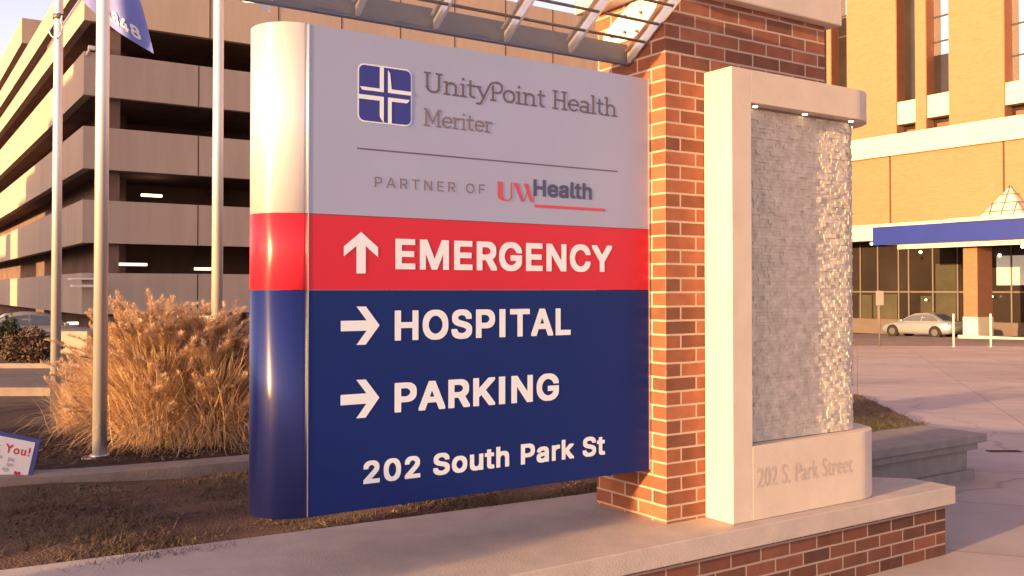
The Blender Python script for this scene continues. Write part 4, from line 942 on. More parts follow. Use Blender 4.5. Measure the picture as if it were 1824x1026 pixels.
def dplan(front, end, r, back, u0=3.4873, behind=PV0 - 0.003, n=10):
    p = [(u0, front), (end - r, front)]
    p += [(end - r + r * math.sin(t), front + r - r * math.cos(t)) for t in [math.pi / 2 * i / n for i in range(1, n + 1)]]
    p += [(end, back), (PU1 + 0.066, back), (PU1 + 0.066, behind), (u0, behind)]
    return p


b = B()
b.prism(dplan(FV, FU1, 0.25, 3.66, n=16), 2.405, 2.564)
lip = part('top_ledge', b, M['stone'], wf, bevel=0.002)
b = B()
b.prism(dplan(3.1585, 4.58, 0.26, 3.68, n=16), CAPZ + 0.002, 0.748)
tro = part('basin', b, M['stone'], wf, bevel=0.002)
b = B()
b.prism(dplan(3.236, 4.410, 0.11, 3.60), 0.749, 2.404)
part('mosaic_backing', b, M['grout'], wf)
# split stone tiles, each with its own depth and tilt, following the column round its end
r = random.Random(5)
path = [(3.490, 3.236), (4.410 - 0.11, 3.236)] + [(4.300 + 0.11 * math.sin(t), 3.346 - 0.11 * math.cos(t)) for t in [math.pi / 2 * i / 8 for i in range(1, 9)]] + [(4.410, 3.60)]
cum = [0]
for i in range(1, len(path)):
    cum.append(cum[-1] + math.hypot(path[i][0] - path[i - 1][0], path[i][1] - path[i - 1][1]))


def along(s):
    s = min(max(s, 0), cum[-1])
    for i in range(1, len(path)):
        if s <= cum[i] + 1e-9:
            t = (s - cum[i - 1]) / (cum[i] - cum[i - 1])
            p = (path[i - 1][0] + t * (path[i][0] - path[i - 1][0]), path[i - 1][1] + t * (path[i][1] - path[i - 1][1]))
            d = (path[i][0] - path[i - 1][0], path[i][1] - path[i - 1][1])
            L = math.hypot(*d)
            return p, (d[1] / L, -d[0] / L)
    return path[-1], (1, 0)


b = B()
z = 0.752
while z < 2.38:
    hh = r.choice([0.016, 0.018, 0.021])
    s = -r.uniform(0, 0.03)
    while s < cum[-1]:
        w = r.uniform(0.022, 0.058)
        s0, s1 = max(0, s), min(cum[-1], s + w - 0.0006)
        if s1 - s0 > 0.006:
            (a, na), (c, nc) = along(s0), along(s1)
            dA = r.uniform(0.0075, 0.0135)
            dB = dA + r.uniform(-0.0028, 0.0028)
            dz0, dz1 = r.uniform(-.0006, .0006), r.uniform(-.0006, .0006)
            z1 = min(z + hh - 0.0005, 2.402)
            vs = [(a[0], a[1], z), (c[0], c[1], z), (c[0], c[1], z1), (a[0], a[1], z1),
                  (a[0] + na[0] * (dA + dz0), a[1] + na[1] * (dA + dz0), z), (c[0] + nc[0] * (dB + dz0), c[1] + nc[1] * (dB + dz0), z),
                  (c[0] + nc[0] * (dB + dz1), c[1] + nc[1] * (dB + dz1), z1), (a[0] + na[0] * (dA + dz1), a[1] + na[1] * (dA + dz1), z1)]
            b.add(vs, [(4, 5, 6, 7), (0, 4, 7, 3), (5, 1, 2, 6), (3, 7, 6, 2), (0, 1, 5, 4)])
        s += w
    z += hh
part('mosaic_tiles', b, M['tile'], wf, fixn=False)
for (pu, pv) in [(3.56, 3.20), (3.93, 3.20), (4.30, 3.198), (4.455, 3.32)]:
    b = B()
    b.tube([(pu, pv, 2.4045), (pu, pv, 2.400)], 0.020, 12)
    o = part('downlight', b, M['steel'], lip)
    b = B()
    b.tube([(pu, pv, 2.3995), (pu, pv, 2.3955)], 0.013, 12)
    part('lamp', b, M['lamp'], lip)
for (pu, pv) in [(3.62, 3.30), (4.43, 3.42)]:
    b = B()
    b.box(pu - 0.015, pu + 0.03, pv - 0.02, pv + 0.02, 2.565, 2.60)
    part('junction_box', b, M['stone_cap'], wf, bevel=0.003)
# cut address: flat letters, the shade of the cut put into their colour
co, fs_ = text_mesh("202 S. Park Street", 0.0, 1.06)
co = co - co.min(0)
co = co / co.max(0)
zb = 0.545
b = B()
b.add([(3.515 + p[0] * 0.72, 3.1585 - 0.0012, zb + p[1] * 0.095) for p in co], fs_)
part('cut_lettering', b, M['stone_letter'], tro, fixn=False)

# ================================================================== MONUMENT SIGN
SV = 3.343 + 0.107                     # front plane
SU1, SU0 = 3.098, 3.098 - 1.744
ZT, ZB = 2.523, 0.632
RAD = 0.163
sg = thing('monument_sign', 'large hospital direction sign in grey, red and blue panels with a rounded silver end', 'sign', (2.2, SV + RAD, ZB))


def spt(px, py):                       # a point of the sign's face seen at a pixel
    u, d = on_v(px, SV)
    return u, zat(py, d)


ZR1 = (spt(551, 380)[1] + spt(1155, 408)[1]) / 2
ZR0 = (spt(551, 516)[1] + spt(1155, 516.5)[1]) / 2
for nm, z0, z1, m, me_ in (('grey_panel', ZR1, ZT, M['sign_grey'], M['end_grey']), ('red_panel', ZR0, ZR1 - 0.002, M['sign_red'], M['end_red']), ('blue_panel', ZB, ZR0 - 0.002, M['sign_blue'], M['end_blue'])):
    b = B()
    b.box(SU0 + 0.004, SU1 - 0.012, SV, SV + 2 * RAD, z0, z1)
    part(nm, b, m, sg)
    b = B()
    arcp = [(SU0 - RAD * math.sin(t) * 1.0, SV + RAD - RAD * math.cos(t)) for t in [math.pi * i / 28 for i in range(29)]]
    b.prism(arcp, z0, z1, sm=True)
    o = part('rounded_end', b, me_, sg)
b = B()
b.box(SU0 + 0.0003, SU0 + 0.0037, SV - 0.002, SV + 2 * RAD - 0.01, ZB + 0.002, ZT - 0.002)
part('end_seam', b, M['steel'], sg)
b = B()
b.box(SU1 - 0.0115, SU1 - 0.004, SV - 0.003, SV + 2 * RAD, ZB, ZT)
part('edge_trim', b, M['steel'], sg)
b = B()
b.box(SU1 - 0.0038, PU0 - 0.0005, SV + 0.012, SV + 2 * RAD - 0.02, ZB + 0.02, ZT - 0.01)
part('shadow_gap', b, M['dark_gap'], sg)
FACE = SV - 0.0015


def put_text(body, l, rgt, top, m, name, font=None, space=0.0, slabf=False):
    """l, rgt: baseline ends (pixels); top: cap top over the left end; each word becomes a part"""
    u0, z0 = spt(*l)
    u1, z1 = spt(*rgt)
    zt = spt(l[0], top)[1]
    base = (z0 + z1) / 2
    if slabf:
        co, lift, fs = slab_text(body)
        nb = len(slab_text(body.split(' ')[0])[2])
        words = [(0, nb), (nb, len(fs))] if ' ' in body else [(0, len(fs))]
        capn = 0.98
    else:
        co, fs, words = glyph_text(body, font, space)
        hy = font['H' if 'H' in font else 'E'][1][1::2]
        co[:, 1] -= min(hy) / 1000
        capn = (max(hy) - min(hy)) / 1000
        lift = np.zeros(len(co))
        if space > 0.1:                      # widely spaced: each letter by itself
            words, q0 = [], 0
            for ch in body.replace(' ', ''):
                q1 = q0 + len(font[ch][2]) // 3
                words.append((q0, q1))
                q0 = q1
    x0, x1 = co[:, 0].min(), co[:, 0].max()
    sx, sz = (u1 - u0) / (x1 - x0), (zt - z0) / capn
    for a_, b_ in words:
        used = sorted({i for f in fs[a_:b_] for i in f})
        mp = {i: k for k, i in enumerate(used)}
        b = B()
        b.add([(u0 + (co[i][0] - x0) * sx, FACE - lift[i], base + co[i][1] * sz) for i in used], [tuple(mp[i] for i in f) for f in fs[a_:b_]])
        part(name, b, m, sg, fixn=False)


put_text("UnityPoint Health", (754, 163), (1099, 207.5), 126.5, M['grey_vinyl'], 'name_lettering', slabf=True)
put_text("Meriter", (754, 224.5), (877, 235.5), 193, M['pale_grey_vinyl'], 'name_lettering', slabf=True)
put_text("PARTNER OF", (667, 333.5), (863, 345), 315, M['pale_grey_vinyl'], 'partner_lettering', REGULAR, 0.155)
put_text("Health", (950, 348.5), (1054, 356), 318.5, M['navy_vinyl'], 'partner_lettering', BOLD, 0.02)
put_text("EMERGENCY", (704, 478.5), (1090, 485.5), 424, M['white_vinyl'], 'emergency_lettering', BOLD, 0.035)
put_text("HOSPITAL", (703, 606), (1016, 597), 552.5, M['white_vinyl'], 'hospital_lettering', BOLD, 0.035)
put_text("PARKING", (703, 732), (995, 713.5), 679.5, M['white_vinyl'], 'parking_lettering', BOLD, 0.035)
put_text("202 South Park St", (648, 858.5), (1077, 810.5), 818.5, M['white_vinyl'], 'address_lettering', BOLD, 0.035)
# thick-and-thin rose letters of the partner's initials
u0, z0 = spt(885, 357)
u1, _ = spt(951, 360)
zt = spt(885, 323)[1]
H_, W_ = zt - z0, u1 - u0


def ini(pts):
    b_ini.add([(u0 + x * W_, FACE, z0 + y * H_) for x, y in pts], [tuple(range(len(pts)))])


b_ini = B()
ini([(.02, 1), (.15, 1), (.15, .3), (.19, .12), (.25, .05), (.25, 0), (.14, .02), (.05, .12), (.02, .3)])
ini([(.2502, .05), (.33, .10), (.37, .25), (.37, 1), (.41, 1), (.41, .2), (.35, .05), (.2502, 0)])
ini([(.44, 1), (.57, 1), (.72, .06), (.66, 0)])
ini([(.725, .1), (.80, .6), (.82, .55), (.735, 0.02)])
ini([(.72, 1), (.84, 1), (.97, .06), (.91, 0)])
ini([(.98, .1), (1.04, .75), (1.07, .75), (.985, .02)])
part('initials_lettering', b_ini, M['red_vinyl'], sg, fixn=False)
b = B()
(a, za), (c, zc) = spt(952, 366), spt(1078, 374.5)
zz = (za + zc) / 2
b.add([(a, FACE, zz - .0065), (c, FACE, zz - .0065), (c, FACE, zz + .0065), (a, FACE, zz + .0065)], [(0, 1, 2, 3)])
part('underline', b, M['red_vinyl'], sg, fixn=False)
b = B()
(a, za), (c, zc) = spt(635, 263.5), spt(1100, 305)
zz = (za + zc) / 2
b.add([(a, FACE, zz - .0028), (c, FACE, zz - .0028), (c, FACE, zz + .0028), (a, FACE, zz + .0028)], [(0, 1, 2, 3)])
part('divider_line', b, M['grey_vinyl'], sg, fixn=False)


def arrow(cu, cz, w, h, ang):
    """a block arrow pointing along +x before turning"""
    p = [(-.5, -.135), (.16, -.135), (-.10, -.5), (.14, -.5), (.5, 0), (.14, .5), (-.10, .5), (.16, .135), (-.5, .135)]
    q = []
    for x, y in p:
        x, y = x * (w if ang == 0 else h), y * (h if ang == 0 else w)
        if ang:
            x, y = -y, x
        q.append((cu + x, FACE, cz + y))
    b = B()
    if True:
        b.add(q, [(0, 1, 7, 8), (1, 2, 3, 4), (1, 4, 7), (7, 4, 5, 6)])
    return b


for px0, px1, py0, py1, ang in ((612, 673, 413, 487, 90), (607, 676, 546, 614, 0), (607, 676, 676, 744, 0)):
    (a, _), (c, _) = spt(px0, 500), spt(px1, 500)
    _, d = on_v((px0 + px1) / 2, SV)
    z1, z0 = zat(py0, d), zat(py1, d)
    part('arrow', arrow((a + c) / 2, (z0 + z1) / 2, abs(c - a), z1 - z0, ang), M['white_vinyl'], sg, fixn=False)

# the blue square emblem with its four offset white bars
(lu0, lz1), (lu1, _) = spt(635.5, 109.5), spt(733, 120)
lz0 = spt(635.5, 215)[1]
lw, lh = lu1 - lu0, lz1 - lz0


def rrect(x0, x1, y0, y1, r, n=6):
    p = []
    for cx, cy, a0 in ((x1 - r, y0 + r, -90), (x1 - r, y1 - r, 0), (x0 + r, y1 - r, 90), (x0 + r, y0 + r, 180)):
        p += [(cx + r * math.cos(R(a0 + 90 * i / n)), cy + r * math.sin(R(a0 + 90 * i / n))) for i in range(n + 1)]
    return p


def logo_poly(polys, lift, m, name):
    b = B()
    for k, pl in enumerate(polys):
        b.add([(lu0 + x * lw, FACE - lift - k * 0.0002, lz0 + y * lh) for x, y in pl], [tuple(range(len(pl)))])
    return part(name, b, m, sg, fixn=False)


logo_poly([rrect(0, 1, 0, 1, .12)], 0.0, M['white_vinyl'], 'emblem_border')
logo_poly([rrect(.025, .975, .025, .975, .10)], 0.001, M['logo_blue'], 'emblem_field')
t_ = .072
logo_poly([
    [(.395, .98), (.47, .98), (.47, .545), (.08, .545), (.04, .60), (.395, .60)],                    # top bar turning left
    [(.545, .94), (.585, .885), (.615, .60), (.615, .612), (.985, .612), (.985, .545), (.545, .545)],   # top right
    [(.015, .465), (.47, .465), (.47, .02), (.43, .06), (.395, .12), (.395, .39), (.015, .39)],      # left bar turning down
    [(.545, .02), (.615, .02), (.615, .40), (.90, .40), (.95, .455), (.95, .465), (.545, .465)],     # bottom bar turning right
], 0.002, M['white_vinyl'], 'emblem_cross')

# ================================================================== AWNING over the sign
aw = thing('steel_awning', 'grey steel awning frame fixed to the brick pillar above the sign', 'awning', (2.2, 3.62, 2.62))
AV, AZ = 3.62, 2.624
b = B()
b.box(0.2, 3.096, AV, AV + 0.006, AZ, AZ + 0.105)
b.box(0.2, 3.096, AV - 0.03, AV - 0.0005, AZ - 0.004, AZ + 0.004)
b.box(0.2, 3.096, AV + 0.0065, AV + 0.045, AZ + 0.097, AZ + 0.105)
part('gutter_channel', b, M['awning'], aw)
SL = 0.64
for i in range(8):
    pu = 3.087 - 0.3665 * i
    b = B()
    L = 1.15
    hh = 0.042
    y0, y1 = AV - 0.022, AV - L
    poly = [(y0, AZ + 0.012), (y0 - 0.004, AZ + 0.002), (y0 - 0.02, AZ + 0.004), (y1, AZ + 0.004 + (y0 - 0.02 - y1) * SL), (y1, AZ + 0.06 + (y0 - 0.02 - y1) * SL), (y0 - 0.02, AZ + 0.062), (y0, AZ + 0.05)]
    n = len(poly)
    vs = [(pu - 0.006, y, z) for y, z in poly] + [(pu + 0.006, y, z) for y, z in poly]
    b.add(vs, [tuple(range(n)), tuple(range(2 * n - 1, n - 1, -1))] + [(k, (k + 1) % n, n + (k + 1) % n, n + k) for k in range(n)])
    # top flange
    b.add([(pu - 0.026, y0, AZ + 0.0625), (pu + 0.024 if i else pu + 0.008, y0, AZ + 0.0625), (pu + 0.024 if i else pu + 0.008, y1, AZ + 0.0625 + (y0 - y1) * SL), (pu - 0.026, y1, AZ + 0.0625 + (y0 - y1) * SL)], [(0, 1, 2, 3)])
    part('cross_bar', b, M['steel'], aw)
for k in range(10):
    pv = 3.474 - 0.1 * k
    zz = AZ + 0.088 + (AV - 0.042 - pv) * SL - 0.07
    b = B()
    b.tube([(0.2, pv, zz), (3.09, pv, zz)], 0.0075, 8)
    part('rod', b, M['awning_dark'], aw)
b = B()
pl = [(3.575, 2.745), (3.505, 2.745 + 0.03), (3.40, 2.86), (3.36, 2.93), (3.58, 2.93), (3.80, 2.82), (3.80, 2.75)]
n = len(pl)
b.add([(3.0915, y, z) for y, z in pl] + [(3.0985, y, z) for y, z in pl], [tuple(range(n)), tuple(range(2 * n - 1, n - 1, -1))] + [(k, (k + 1) % n, n + (k + 1) % n, n + k) for k in range(n)])
mp_ = part('mounting_plate', b, M['plate'], aw)
for y, z in ((3.53, 2.775), (3.62, 2.79), (3.72, 2.79), (3.50, 2.86), (3.62, 2.87)):
    b = B()
    b.tube([(3.092, y, z), (3.078, y, z)], 0.008, 8)
    part('bolt', b, M['awning_dark'], mp_)

# ================================================================== FLAGPOLES AND FLAGS
def flagpole(px, depth, zbase, label, halyard=False):
    x = (px - CX) / FPX * depth
    t = thing('flagpole', label, 'flagpole', (x, depth, zbase), 'xy', 'flagpoles in the planting bed')
    b = B()
    b.tube([(x, depth, zbase), (x, depth, zbase + 2.6), (x, depth, zbase + 5.2), (x, depth, zbase + 8.5)], 0.0465, 24, r1=0.034)
    part('pole_shaft', b, M['pole'], t)
    b = B()
    b.tube([(x, depth, zbase - 0.02), (x, depth, zbase + 0.012)], 0.11, 28)
    b.tube([(x, depth, zbase + 0.0125), (x, depth, zbase + 0.03)], 0.062, 24)
    part('base_collar', b, M['steel'], t)
    b = B()
    b.add([(x + 0.055 * math.sin(a) * math.cos(c), depth + 0.055 * math.sin(a) * math.sin(c), zbase + 8.55 + 0.055 * math.cos(a)) for a in [math.pi * i / 8 for i in range(9)] for c in [2 * math.pi * k / 12 for k in range(12)]],
          [(i * 12 + k, i * 12 + (k + 1) % 12, (i + 1) * 12 + (k + 1) % 12, (i + 1) * 12 + k) for i in range(8) for k in range(12)], True)
    part('finial_ball', b, M['steel'], t)
    if halyard:
        zc = zat(28, depth)
        b = B()
        b.tube([(x, depth, zc - 0.025), (x, depth, zc + 0.025)], 0.052, 16)
        part('clamp_band', b, M['awning_dark'], t)
        b = B()
        lp = [(x + 0.055, depth - 0.045, zc)]
        for i in range(13):
            a = R(40 - 220 * i / 12)
            lp.append((x + 0.065 * math.cos(a) + 0.0, depth - 0.06, zc - 0.12 + 0.095 * math.sin(a)))
        b.tube(lp, 0.007, 6)
        part('halyard_loop', b, M['flag_white'], t)
    return t


flagpole(100.5, 9.0, 0.27, 'slim flagpole farthest left with a halyard loop, behind the dry grass', True)
flagpole(180, 6.28, 0.385, 'nearest flagpole, standing on a round collar before the dry grass')
flagpole(387, 7.65, 0.33, 'flagpole rising behind the dry grass clump next to the sign')


def flag_pt(cfg, s, t):
    """s along the fly, t up from the lower hem; hangs in folds"""
    (hx, hy), (fx, fy), up, dep = cfg
    px = hx + (fx - hx) * s + up[0] * t + 10 * math.sin(3.2 * s) * t
    py = hy + (fy - hy) * (s + 0.10 * math.sin(math.pi * s)) + up[1] * t * (1 - 0.15 * s)
    d = dep - 0.05 * s + 0.07 * math.sin(7 * s + 2.2 * t) * s + 0.03 * math.sin(15 * s - 3 * t)
    return ((px - CX) / FPX * dep, d, EYE - (py - CY) / FPX * dep)


cfg = ((104, -42), (270, 93), (-60, -260), 8.95)
tf = thing('blue_flag', 'blue flag with white numerals drooping from the left flagpole', 'flag', flag_pt(cfg, 0, 0), 'xy')
b = B()
b.grid(lambda s, t: flag_pt(cfg, s, t), 48, 30)
part('flag_cloth', b, M['flag_blue'], tf, fixn=False)
co, fs_, _ = glyph_text("1848", BOLD, 0.03)
co = (co - co.min(0)) / (co.max(0) - co.min(0))
b = B()
for p in [1]:
    vv = []
    for q in co:
        x, y, z = flag_pt(cfg, 0.535 + 0.37 * q[0], 0.05 + 0.105 * q[1])
        vv.append((x, y - 0.012, z))
    b.add(vv, fs_)
part('year_lettering', b, M['flag_white'], tf, fixn=False)
b = B()
for i, (s0, t0, rr) in enumerate(((0.66, 0.40, 0.055), (0.72, 0.37, 0.04), (0.60, 0.42, 0.045), (0.67, 0.50, 0.06), (0.74, 0.47, 0.04))):
    vv = []
    for k in range(9):
        a = 2 * math.pi * k / 9
        x, y, z = flag_pt(cfg, s0 + rr * math.cos(a) * (1 + .2 * math.sin(3 * a + i)), t0 + rr * 0.9 * math.sin(a))
        vv.append((x, y - 0.012 - 0.002 * i, z))
    b.add(vv, [tuple(range(9))])
part('emblem_patch', b, M['flag_brown'], tf, fixn=False)
cfg2 = ((390, -22), (478, 18), (6, -240), 7.6)
b = B()
b.grid(lambda s, t: flag_pt(cfg2, s, t), 40, 24)
single('white_flag', b, M['flag_white'], 'white flag drooping from the flagpole next to the sign', 'flag', at=flag_pt(cfg2, 0, 0), frame='xy', fixn=False)

# ================================================================== ORNAMENTAL GRASS
def grass_clump(label, x, y, zb, height, spread, nbl, npl, seed):
    r = np.random.default_rng(seed)
    t = thing('ornamental_grass', label, 'ornamental grass', (x, y, zb), 'xy', 'dry ornamental grass in the planting bed')
    V_, F_ = [], []
    SEG = 6
    n = nbl
    a = r.uniform(0, 2 * math.pi, n)
    rad = np.abs(r.normal(0, 0.11, n))
    base = np.stack([rad * np.cos(a), rad * np.sin(a), np.zeros(n)], 1)
    a2 = a + r.normal(0, 0.5, n)
    L = height * r.uniform(0.42, 0.95, n)
    tilt = np.clip(np.abs(r.normal(0.0, 0.50, n)), 0, 1.4)      # lean at the base
    bend = r.uniform(0.4, 1.9, n) * (0.5 + tilt)
    cur = base.copy()
    th = tilt.copy()
    W0 = r.uniform(0.0022, 0.005, n)
    side = np.stack([-np.sin(a2), np.cos(a2), np.zeros(n)], 1)
    tw = r.uniform(-0.9, 0.9, n)
    side = side * np.cos(tw)[:, None] + np.stack([np.cos(a2), np.sin(a2), np.zeros(n)], 1) * np.sin(tw)[:, None]
    rows = []
    for k in range(SEG + 1):
        w = W0 * (1 - (k / SEG) ** 2) + 0.0005
        rows.append((cur - side * w[:, None], cur + side * w[:, None]))
        d = np.stack([np.sin(th) * np.cos(a2), np.sin(th) * np.sin(a2), np.cos(th)], 1)
        cur = cur + d * (L / SEG)[:, None] * (1 + 0.0)
        cur += r.normal(0, 0.006, (n, 3))
        th = np.clip(th + bend / SEG * (1.2 if k > 1 else 0.5), 0, 2.6)
    A = np.stack([np.stack(rw, 1) for rw in rows], 1)           # n, SEG+1, 2, 3
    A = A.reshape(n, -1, 3)
    A[:, :, 2] = np.maximum(A[:, :, 2], 0.005 + r.uniform(0, 0.03, (n, 1)))
    A[:, :, 0] *= spread
    A[:, :, 1] *= spread
    nv = A.shape[1]
    f = []
    for k in range(SEG):
        f.append([2 * k, 2 * k + 1, 2 * k + 3, 2 * k + 2])
    f = np.array(f)
    F = (np.arange(n)[:, None, None] * nv + f[None]).reshape(-1, 4)
    part('blades', raw_mesh('blades', A.reshape(-1, 3), F), M['straw'], t)
    # flowering stems: fluffy plumes made of fine hairs
    hv, sv, sf = [], [], []
    for i in range(npl):
        aa = r.uniform(0, 2 * math.pi)
        le = abs(r.normal(0, 0.34)) + 0.02
        H = height * r.uniform(0.52, 0.98) * (1 - 0.22 * le)
        p0 = np.array([0.09 * math.cos(aa), 0.09 * math.sin(aa), 0.0])
        dirv = np.array([math.sin(le) * math.cos(aa) * spread, math.sin(le) * math.sin(aa) * spread, math.cos(le)])
        pl0 = p0 + dirv * H
        drop = r.uniform(0.02, 0.12)
        out = np.array([math.cos(aa), math.sin(aa), 0])
        L2 = r.uniform(0.15, 0.27)
        m0 = len(sv)
        for q in (0, .5, 1):
            c = p0 + (pl0 - p0) * q + out * 0.03 * q * q
            sv += [c - np.array([0.0018, 0, 0]), c + np.array([0.0018, 0, 0])]
        sf += [[m0, m0 + 1, m0 + 3, m0 + 2], [m0 + 2, m0 + 3, m0 + 5, m0 + 4]]
        nh = 210
        tt = r.uniform(0, 1, nh)
        ax = pl0[None] + out * 0.03 + dirv[None] * L2 * tt[:, None] + out[None] * (drop * tt ** 2)[:, None] - np.array([0, 0, 1])[None] * (drop * 0.6 * tt ** 2)[:, None]
        hr = (0.058 * np.sin(np.pi * (0.12 + 0.85 * tt)) + 0.006)
        ha = r.uniform(0, 2 * math.pi, nh)
        tip = ax + np.stack([np.cos(ha) * hr, np.sin(ha) * hr, r.uniform(0.0, 0.035, nh)], 1)
        sd_ = np.stack([-np.sin(ha), np.cos(ha), np.zeros(nh)], 1) * 0.004
        hv.append(np.stack([ax - sd_, ax + sd_, tip], 1).reshape(-1, 3))
    hv = np.concatenate(hv)
    part('plumes', raw_mesh('plumes', hv, np.arange(len(hv)).reshape(-1, 3)), M['plume'], t)
    part('flower_stems', raw_mesh('flower_stems', np.array(sv), np.array(sf)), M['straw'], t)
    return t


def cl(px, depth):
    return (px - CX) / FPX * depth


grass_clump('tallest clump of dry straw coloured grass, directly behind the nearest flagpole', cl(285, 7.0), 7.0, 0.37, 0.96, 1.0, 7000, 260, 1)
grass_clump('dry plumed grass clump close beside the sign and before the rear flagpole', cl(385, 7.1), 7.1, 0.36, 0.90, 1.05, 5500, 190, 2)
grass_clump('low drooping dry grass clump round the foot of the left flagpole', cl(180, 7.6), 7.6, 0.33, 0.62, 0.92, 3600, 40, 3)

# ================================================================== YARD SIGN
ysD = 5.55
ys = thing('yard_sign', 'tilted blue bordered thank you card on a wire stake in the grass', 'yard sign', (cl(-10, ysD), ysD, 0.30), 'xy')
cxp, cyp = cl(-14, ysD), zat(817, ysD)
TA = R(-12.5)


def yp(x, z, lift=0.0):
    """card coordinates: centre origin, metres, turned clockwise"""
    return (cxp + x * math.cos(TA) - z * math.sin(TA), ysD - lift + 0.10 * x, cyp + x * math.sin(TA) + z * math.cos(TA))


YW, YH = 0.25, 0.168


def yquad(b, x0, x1, z0, z1, l):
    b.add([yp(x0, z0, l), yp(x1, z0, l), yp(x1, z1, l), yp(x0, z1, l)], [(0, 1, 2, 3)])


b = B()
vs = [yp(x, z, l) for l in (0, -0.005) for x, z in ((-YW, -YH), (YW, -YH), (YW, YH), (-YW, YH))]
b.add(vs, [(0, 1, 2, 3), (7, 6, 5, 4), (0, 4, 5, 1), (1, 5, 6, 2), (2, 6, 7, 3), (3, 7, 4, 0)])
part('blue_border', b, M['card_blue'], ys)
b = B()
yquad(b, -YW + 0.025, YW - 0.025, -YH + 0.025, YH - 0.022, 0.002)
part('white_card', b, M['card_white'], ys, fixn=False)
co, fs_ = text_mesh("Thank You!", 0.022, 1.15)
co = (co - co.min(0)) / (co.max(0) - co.min(0))
b = B()
b.add([yp(-0.145 + 0.355 * q[0], 0.058 + 0.052 * q[1], 0.004) for q in co], fs_)
part('thank_you_lettering', b, M['card_red'], ys, fixn=False)
b = B()
hp = [(0.165 + 0.0012 * 16 * math.sin(t) ** 3, -0.052 + 0.0012 * (13 * math.cos(t) - 5 * math.cos(2 * t) - 2 * math.cos(3 * t) - math.cos(4 * t))) for t in [2 * math.pi * i / 28 for i in range(28)]]
b.add([yp(x, z, 0.004) for x, z in hp], [tuple(range(28))])
part('heart', b, M['card_red'], ys, fixn=False)
b = B()
rr_ = random.Random(2)
for k in range(6):
    x0, z0 = rr_.uniform(-0.2, 0.11), rr_.uniform(-0.105, 0.02)
    b = B()
    for j in range(4):
        yquad(b, x0 + j * .009, x0 + j * .009 + rr_.uniform(.008, .014), z0 + rr_.uniform(-.008, .004), z0 + rr_.uniform(.012, .02), 0.0035 + 0.0001 * (k * 4 + j))
    part('faint_drawing', b, M['card_grey'], ys, fixn=False)
for x in (-0.12, 0.12):
    b = B()
    b.tube([yp(x, 0.05, -0.009), yp(x, -YH - 0.02, -0.009), (yp(x, -YH - 0.02)[0], ysD + 0.012, 0.25)], 0.0025, 6)
    part('wire_stake', b, M['wire'], ys)

# ================================================================== PARKING GARAGE
GU, GV = 7.2, 44.5
gd = U.y * GU + V.y * GV                   # depth of the near corner
gz = lambda y: zat(y, gd)
GL_, GR = 118.0, 40.0                       # far ends along v (left face) and u (front face)
gr = thing('parking_garage', 'large tan concrete parking garage with open decks behind the flagpoles', 'parking garage', (GU, GV, -1.1))
bands = [(gz(33), gz(33) + 4.6), (gz(167), gz(89)), (gz(299), gz(223)), (gz(432), gz(355)), (gz(560), gz(486))]
TH = 0.35
for i, (z0, z1) in enumerate(bands):
    b = B()
    # front face band
    b.box(GU, GR, GV, GV + TH, z0, z1)
    part('deck_wall', b, M['garage'], gr)
    zz1 = z1 if i else z0 + 1.02
    b = B()
    b.box(GU, GU + TH, GV + TH + 0.002, GL_, z0, zz1)
    part('deck_wall', b, M['garage'], gr)
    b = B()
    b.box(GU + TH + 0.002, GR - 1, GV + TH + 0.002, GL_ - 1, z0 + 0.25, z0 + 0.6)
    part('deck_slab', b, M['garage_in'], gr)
    for k in range(6 if i else 9):          # panel joints
        b = B()
        uu = GU + 4.9 + 4.9 * k if i else GU + 2.1 + 3.3 * k
        b.box(uu, uu + 0.05, GV - 0.01, GV - 0.001, z0 + 0.005, z1 - 0.005)
        part('panel_joint', b, M['joint'], gr)
b = B()
zt = bands[0][0]
b.box(GU, GU + TH, GV + 1.5, GL_, zt + 1.9, zt + 3.1)
part('deck_wall', b, M['garage'], gr)
b = B()
b.box(GU + 0.02, GU + TH + 22, 67.2, GL_, zt + 3.95, zt + 5.55)
part('roof_deck_wall', b, M['garage'], gr)
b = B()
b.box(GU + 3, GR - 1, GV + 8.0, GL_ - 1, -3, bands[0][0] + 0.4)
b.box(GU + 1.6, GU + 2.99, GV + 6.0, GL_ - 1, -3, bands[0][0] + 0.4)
part('light_block_core', b, M['garage_in'], gr)  # wall added behind the decks to block light
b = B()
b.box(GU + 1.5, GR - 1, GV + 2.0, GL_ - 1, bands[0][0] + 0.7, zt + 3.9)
part('light_block_core', b, M['garage_in'], gr)
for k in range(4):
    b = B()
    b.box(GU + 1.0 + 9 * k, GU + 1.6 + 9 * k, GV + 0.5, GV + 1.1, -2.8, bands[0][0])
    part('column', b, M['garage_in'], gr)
b = B()
b.box(GU + 0.5, GR, GV + 0.8, GV + 1.0, -2.9, -0.95)                 # low wall at street level
part('street_wall', b, M['garage'], gr)
b = B()
b.box(GU + 0.6, GU + 0.8, GV + 1.2, GL_, -2.9, -1.3)
part('street_wall', b, M['garage'], gr)


def tube_light(px, py, w, off=4.0):
    v = GV + off
    u, d = on_v(px, v)
    z = zat(py, d)
    b = B()
    b.box(u - w / 2, u + w / 2, v - 0.10, v + 0.10, z - 0.06, z + 0.06)
    part('ceiling_light', b, M['tube'], gr)


for px, py, w in ((269, 348, 0.95), (235, 471, 1.35), (361, 479, 0.8), (127, 576, 0.6), (236, 570, 1.2), (340, 566, 0.8), (366, 565, 0.7), (188, 574, 0.6), (65, 579, 0.5)):
    tube_light(px, py, w)
v_, d_ = on_u(27, GU + 1.5)
b = B()
b.box(GU + 1.3, GU + 1.5, v_ - 0.4, v_ + 0.4, zat(529, d_) - 0.07, zat(529, d_) + 0.07)
part('ceiling_light', b, M['tube'], gr)
